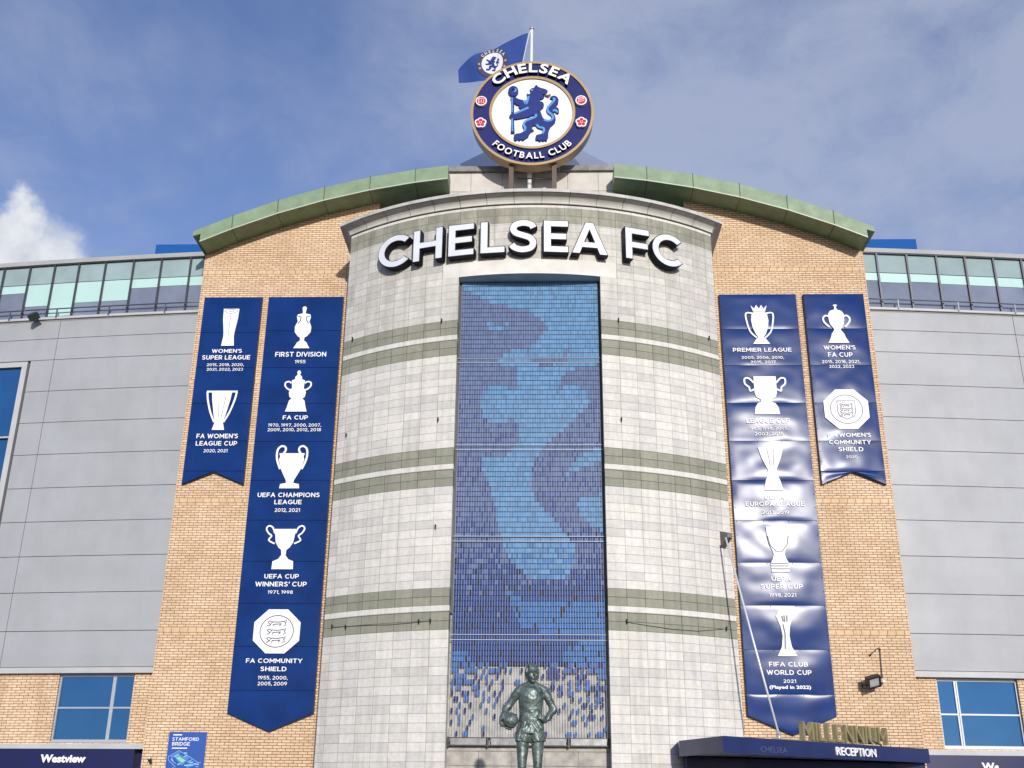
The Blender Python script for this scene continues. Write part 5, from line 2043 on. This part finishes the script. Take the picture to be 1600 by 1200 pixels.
# ================================================================== SIGNS
# map sign on the left brick wall
q0, q1 = P(265, 1143.5, -.04), P(323.3, 1144, -.04)
zt = (q0.z+q1.z)/2
mx0, mx1 = q0.x, q1.x
mz0 = zt-1.75
ms_ = thing('map_sign', ((mx0+mx1)/2, -.03, mz0), 'blue STAMFORD BRIDGE map sign low on the left brick wall', 'sign')
bm = bmesh.new()
box(bm, mx0, mx1, -.045, -.006, mz0, zt)
bmesh.ops.bevel(bm, geom=bm.edges[:], offset=.006, segments=1)
obj('board', bm, M_MAPB, ms_)
K4 = lambda x, y: (P(255+x/17.14, 1130+y/17.14, -.047).x, P(255+x/17.14, 1130+y/17.14, -.047).z)


def sign_text(s, xa, xb, ya, yb, m=M_PRINT, bold=.02):
    a, c_ = K4(xa, (ya+yb)/2), K4(xb, (ya+yb)/2)
    z1, z0 = K4((xa+xb)/2, ya)[1], K4((xa+xb)/2, yb)[1]
    obj('lettering', block_text(s, (a[0]+c_[0])/2, (z0+z1)/2, c_[0]-a[0], z1-z0, -.052, .17, .004), m, ms_)


sign_text('STAMFORD', 250, 955, 382, 470)
sign_text('BRIDGE', 240, 715, 505, 600)
bm = bmesh.new()
ribbon(bm, [K4(275, 312), K4(505, 312)], .028, -.051, thick=.004)
ribbon(bm, [K4(232, 668), K4(640, 668)], .026, -.051, thick=.004)
obj('rule', bm, M_PRINT, ms_)
bm = bmesh.new()
rrn = random.Random(5)
outl = [K4(*q) for q in ((425, 735), (130, 900), (150, 1000), (330, 1180))]
ribbon(bm, outl, .012, -.050, thick=.003)
ribbon(bm, [K4(425, 735), K4(700, 900), K4(920, 1050), K4(1010, 1060)], .012, -.0503, thick=.003)
for a, b_ in (((300, 900), (420, 840)), ((540, 910), (650, 850)), ((560, 800), (640, 800)), ((650, 1050), (760, 980)), ((700, 1060), (800, 1040)), ((820, 1090), (960, 1100)), ((380, 1110), (470, 1080)), ((220, 940), (260, 1020)),
               ((260, 1030), (340, 1080)), ((870, 1160), (940, 1170)), ((480, 1120), (540, 1080)), ((560, 1130), (800, 1120)), ((250, 1190), (290, 1200))):
    ribbon(bm, [K4(*a), K4(*b_)], rrn.choice((.012, .02, .03)), -.0506, thick=.003)
mp_o = obj('map_drawing', bm, M_MAPL, ms_)
bm = bmesh.new()
for poly in ([(300, 900), (430, 830), (680, 990), (520, 1090), (420, 1060)], [(180, 900), (420, 760), (470, 790), (250, 930)], [(540, 900), (600, 860), (700, 930), (650, 980)], [(560, 1120), (820, 1060), (880, 1110), (640, 1200)]):
    bm.faces.new([bm.verts.new((K4(*q)[0], -.0475, K4(*q)[1])) for q in poly][::-1])
obj('blocks', bm, M_MAPM, mp_o)
bm = bmesh.new()
bm.faces.new([bm.verts.new((K4(*q)[0], -.0535, K4(*q)[1])) for q in ((430, 890), (600, 1000), (510, 1065), (345, 930))][::-1])
obj('pitch', bm, M_PITCH, mp_o)

for s in (-1, 1):
    w0, w1 = (s*24, s*10.86) if s < 0 else (10.6, 24)
    o = thing('fascia_sign', (s*13, yst(13)-.1, 2.0), 'dark navy shop fascia reading Westview at the bottom %s' % ('left' if s < 0 else 'right'), 'sign', 'Westview fascias')
    bm = bmesh.new()
    a, b_ = (10.86, 24.0) if s < 0 else (10.6, 24.0)
    st_strip(bm, s, a, b_, 1.75, 2.752, .2, thick=.38)
    obj('board', bm, M_NAVY, o)
    if s < 0:
        Yt = yst(-12.9)-.23
        p, q = P(62, 1185, Yt), P(136, 1185, Yt)
        zt_, zb2 = P(70, 1178, Yt).z, P(70, 1191.3, Yt).z
    else:
        Yt = yst(13.4)-.23
        p, q = P(1532, 1197, Yt), P(1608, 1197, Yt)
        zt_, zb2 = P(1540, 1191, Yt).z, P(1540, 1204.5, Yt).z
    me = text_box('Westview', 0, (zt_+zb2)/2, q.x-p.x, zt_-zb2, 0, .025, .04)
    sl = 2*.0037*s*13
    me.transform(Matrix.Translation(((p.x+q.x)/2, Yt-.03, 0)) @ Matrix.Rotation(math.atan(sl), 4, 'Z'))
    obj('lettering', me, M_PRINT, o)

# ================================================================== STATUE
SYF = -6.2
KX, KZ = .00207, .00209
st = thing('statue', (.1, SYF, 0), 'green bronze statue of a footballer holding a ball at one hip', 'statue')


def sp_(cx, cy, dy=0.0):
    return Vector((.1+(cx-465)*KX, SYF+dy, 4.31-(cy-120)*KZ))


def remesh(bm, vox, smooth_it=6):
    me = bpy.data.meshes.new('tmp')
    bmesh.ops.recalc_face_normals(bm, faces=bm.faces)
    bm.to_mesh(me)
    bm.free()
    o = bpy.data.objects.new('tmp', me)
    COL.objects.link(o)
    m_ = o.modifiers.new('r', 'REMESH')
    m_.mode = 'VOXEL'
    m_.voxel_size = vox
    if smooth_it:
        s_ = o.modifiers.new('s', 'SMOOTH')
        s_.factor = .5
        s_.iterations = smooth_it
    dg = bpy.context.evaluated_depsgraph_get()
    out = bpy.data.meshes.new_from_object(o.evaluated_get(dg))
    bpy.data.objects.remove(o)
    bpy.data.meshes.remove(me)
    return out


bm = bmesh.new()
# torso: rings from hem to neck (centre, (half width x, half depth))
tor = [(463, 690, .27, .17), (463, 660, .262, .165), (462, 600, .25, .16), (462, 540, .255, .17), (463, 470, .27, .185), (465, 410, .285, .19), (466, 370, .295, .175), (466, 345, .268, .14), (467, 327, .17, .11), (468, 312, .10, .09)]
tube(bm, [sp_(cx, cy, .02-(.02 if 380 < cy < 560 else 0)) for cx, cy, a, b in tor], [(a, b) for cx, cy, a, b in tor], 28)
# shoulders
for sx_ in (-1, 1):
    tube(bm, [sp_(467+sx_*18, 312, .03), sp_(467+sx_*60, 338, .02), sp_(467+sx_*98, 358, .01), sp_(467+sx_*122, 378, .01), sp_(467+sx_*134, 402, .015)], [.085, .088, .098, .104, .10], 14)
# neck and head (turned to his left = right of picture)
hd = sp_(474, 205, -.03)
tube(bm, [sp_(468, 335, .04), sp_(470, 300, .02), sp_(473, 260, .0)], [.105, .085, .09], 16)
RZ = Matrix.Rotation(rad(16), 3, 'Z') @ Matrix.Rotation(rad(4), 3, 'X')


def hp(x, y, z):
    return hd+RZ @ Vector((x, y, z))*1.13


ball(bm, hp(0, .02, .035), 1.13*.135, (.90, 1.08, 1.08), 20, 14, RZ)
ball(bm, hp(0, -.035, -.065), 1.13*.105, (.95, .88, 1.12), 18, 12, RZ)           # jaw / face
ball(bm, hp(0, -.092, -.155), 1.13*.045, (1.15, .8, .8), 12, 8, RZ)              # chin
tube(bm, [hp(0, -.125, .045), hp(0, -.150, .0), hp(0, -.168, -.035), hp(0, -.140, -.05)], [.018, .022, .027, .02], 10)   # nose
ball(bm, hp(-.05, -.118, .052), 1.13*.03, (1.3, .6, .45), 10, 6, RZ)
ball(bm, hp(.05, -.118, .052), 1.13*.03, (1.3, .6, .45), 10, 6, RZ)
ball(bm, hp(-.058, -.095, -.04), 1.13*.035, (1, .7, .8), 10, 8, RZ)
ball(bm, hp(.058, -.095, -.04), 1.13*.035, (1, .7, .8), 10, 8, RZ)
ball(bm, hp(0, -.122, -.086), 1.13*.03, (1.3, .6, .32), 10, 6, RZ)
ball(bm, hp(0, -.118, -.112), 1.13*.028, (1.2, .6, .38), 10, 6, RZ)
ball(bm, hp(-.125, .02, -.02), 1.13*.034, (.4, .8, 1.25), 10, 8, RZ)
ball(bm, hp(.125, .02, -.02), 1.13*.034, (.4, .8, 1.25), 10, 8, RZ)
# arm on the ball side (picture left)
tube(bm, [sp_(345, 365, .01), sp_(300, 430, .04), sp_(255, 490, .07), sp_(212, 545, .08), sp_(190, 600, .02), sp_(165, 650, -.05), sp_(152, 685, -.10)],
     [.10, .098, .09, .082, .08, .062, .048], 16)
tube(bm, [sp_(235, 520, .08), sp_(205, 552, .085), sp_(188, 585, .05)], [.088, .094, .086], 14)   # sleeve folds
bc = sp_(252, 682, -.10)
BR = .165
# hand under and round the ball
tube(bm, [sp_(152, 682, -.10), sp_(160, 712, -.13), sp_(178, 738, -.15)], [.046, (.055, .04), (.06, .035)], 12)
for k, (dx, dz, dl) in enumerate(((0, 0, 1), (8, 12, 1.08), (20, 22, 1.05), (36, 28, .9))):
    a0 = sp_(170+dx*.8, 728+dz*.7, -.17+.045*k)
    tube(bm, [a0, sp_(200+dx, 752+dz*.5, -.21+.04*k), sp_(200+dx+34*dl, 764+dz*.35, -.215+.045*k)], [.019, .017, .012], 8)
tube(bm, [sp_(160, 690, -.15), sp_(176, 664, -.225), sp_(190, 640, -.245)], [.022, .02, .013], 8)            # thumb
# arm on the hip side (picture right)
tube(bm, [sp_(592, 365, .01), sp_(630, 430, .03), sp_(665, 500, .06), sp_(695, 560, .07), sp_(668, 610, .02), sp_(635, 660, -.03), sp_(610, 690, -.07)],
     [.10, .096, .088, .082, .076, .06, .046], 16)
tube(bm, [sp_(676, 530, .065), sp_(698, 562, .07), sp_(680, 598, .04)], [.088, .092, .084], 14)
tube(bm, [sp_(612, 692, -.07), sp_(592, 672, -.13), sp_(575, 655, -.16)], [.045, (.055, .04), (.055, .034)], 12)
for k, (dy, dl) in enumerate(((-14, .85), (0, 1.0), (14, .98), (27, .8))):
    a0 = sp_(582, 650+dy*.9, -.165)
    tube(bm, [a0, sp_(560, 636+dy, -.195), sp_(560-26*dl, 634+dy*1.15, -.185)], [.019, .017, .012], 8)
tube(bm, [sp_(600, 668, -.14), sp_(604, 640, -.12), sp_(596, 622, -.10)], [.022, .019, .013], 8)
# legs
for sx, hx, kx, ax in ((-1, 378, 372, 370), (1, 532, 532, 545)):
    tube(bm, [sp_(hx, 760, .0), sp_(hx, 880, -.01), sp_((hx+kx)/2, 990, -.02), sp_(kx, 1090, -.045), sp_(kx, 1130, -.045), sp_(kx+sx*2, 1180, -.02), sp_(ax+sx*3, 1250, .03), sp_(ax, 1340, .03), sp_(ax, 1405, .03)],
         [.145, .142, .122, .098, .094, .088, .094, .068, .055], 18)
    ball(bm, sp_(kx, 1100, -.085), .065, (1, .7, 1.1))
    tube(bm, [sp_(kx+sx, 1152, -.02), sp_(kx+sx, 1166, -.02)], [.098, .098], 16)                      # sock top
    tube(bm, [sp_(ax, 1405, .08), sp_(ax+sx*2, 1408, .0), sp_(ax+sx*10, 1416, -.12), sp_(ax+sx*14, 1420, -.22)], [(.065, .06), (.07, .065), (.07, .05), (.045, .035)], 14)
bod = remesh(bm, .0095, 4)
nrm_ = [v_.normal.copy() for v_ in bod.vertices]
for v_, nv in zip(bod.vertices, nrm_):       # cloth folds and hammered clay surface
    p = v_.co
    if 2.78 < p.z < 3.95:
        a_ = mnoise.noise(Vector((p.x*7+p.z*5, p.y*5, p.z*8)))*.016+mnoise.noise(Vector((p.x*16-p.z*9, p.y*12, p.z*20+3)))*.008
        n_ = Vector((p.x-.1, p.y-SYF, 0))
        v_.co += nv*a_*.75
obj('figure', bod, M_BRONZE, st, True)
# hair: close cap, side parting and a fringe swept across the brow
bm = bmesh.new()
ball(bm, hp(0, .03, .045), 1.13*.140, (.91, 1.08, 1.04), 20, 14, RZ)
ball(bm, hp(.0, .055, -.03), 1.13*.122, (.97, .86, 1.0), 16, 10, RZ)
for q in range(6):
    t = q/5
    x0_ = -.085+.03*t
    tube(bm, [hp(x0_-.01+.02*q, .03, .160-.010*q), hp(x0_+.01+.022*q, -.06, .143-.006*q), hp(x0_+.03+.026*q, -.112+.014*abs(q-2.5)*.6, .100-.006*q)], [.022, .026, .014], 8)
tube(bm, [hp(-.112, -.03, .09), hp(-.124, -.04, .02), hp(-.120, -.028, -.035)], [.024, .020, .012], 8)
tube(bm, [hp(.112, -.03, .09), hp(.124, -.04, .02), hp(.120, -.028, -.035)], [.024, .020, .012], 8)
obj('hair', remesh(bm, .009, 2), M_BRONZE, st, True)
# shorts
bm = bmesh.new()
tube(bm, [sp_(463, 682, .01), sp_(463, 720, .0), sp_(462, 770, .0), sp_(460, 810, .0)], [(.262, .175), (.285, .19), (.30, .2), (.305, .2)], 28)
tube(bm, [sp_(395, 760, 0), sp_(383, 830, -.005), sp_(376, 890, -.01)], [(.165, .185), (.17, .185), (.165, .18)], 24)
tube(bm, [sp_(525, 760, 0), sp_(531, 830, -.005), sp_(536, 890, -.01)], [(.165, .185), (.17, .185), (.165, .18)], 24)
sh = remesh(bm, .011, 2)
nrm_ = [v_.normal.copy() for v_ in sh.vertices]
for v_, nv in zip(sh.vertices, nrm_):
    p = v_.co
    q = Vector((p.x*9-abs(p.x-.1)*6, p.y*6, p.z*9+abs(p.x-.1)*14))
    v_.co += nv*(mnoise.noise(q)*.022+mnoise.noise(q*2.3)*.009)
obj('shorts', sh, M_BRONZE, st, True)
bm = bmesh.new()
tube(bm, [sp_(468, 318, .02)+Vector((.118*cos(2*pi*i/24), .10*sin(2*pi*i/24), -.02*(-sin(2*pi*i/24)) if False else .022*sin(2*pi*i/24))) for i in range(25)], .017, 8, cap=False)
obj('collar', bm, M_BRONZE, st, True)
bm = bmesh.new()                            # rolled shirt hem over the shorts
n = 40
hem = [Vector((.1+(463-465)*KX+.279*cos(2*pi*i/n), SYF+.02+.182*sin(2*pi*i/n), 4.31-(682-120)*KZ+.008*sin(i*2.1))) for i in range(n+1)]
tube(bm, hem, .017, 8, cap=False)
obj('shirt_hem', bm, M_BRONZE, st, True)
bm = bmesh.new()
ball(bm, bc, BR, u=32, v=20)
bl = obj('ball', bm, M_BRONZE, st, True)
bm = bmesh.new()
for ax_ in ((0, 0), (1.2, .3), (.5, 1.3), (1.9, .9)):
    Rr_ = Matrix.Rotation(ax_[0], 3, 'X') @ Matrix.Rotation(ax_[1], 3, 'Y')
    for off in (-.055, .055):
        rr_ = sqrt(BR*BR-off*off)+.001
        tube(bm, [bc+Rr_ @ Vector((rr_*cos(2*pi*i/32), rr_*sin(2*pi*i/32), off)) for i in range(33)], .004, 5, cap=False)
obj('ball_seam', bm, M_BRONZE, bl)
bm = bmesh.new()
zf = sp_(465, 1432).z
box(bm, -.42, .62, SYF-.5, SYF+.4, .22, zf)
box(bm, -.55, .75, SYF-.63, SYF+.53, -.212, .218)
bmesh.ops.bevel(bm, geom=bm.edges[:], offset=.015, segments=1)
obj('plinth', bm, mat('plinth_granite', (.16, .16, .165), .35, noise=.3, nscale=30), st)

K_ST = .883                                 # the figure stands 9 m in front of the brick wall
st.scale = (K_ST,)*3
st.location = (.132, -9.0, .187)
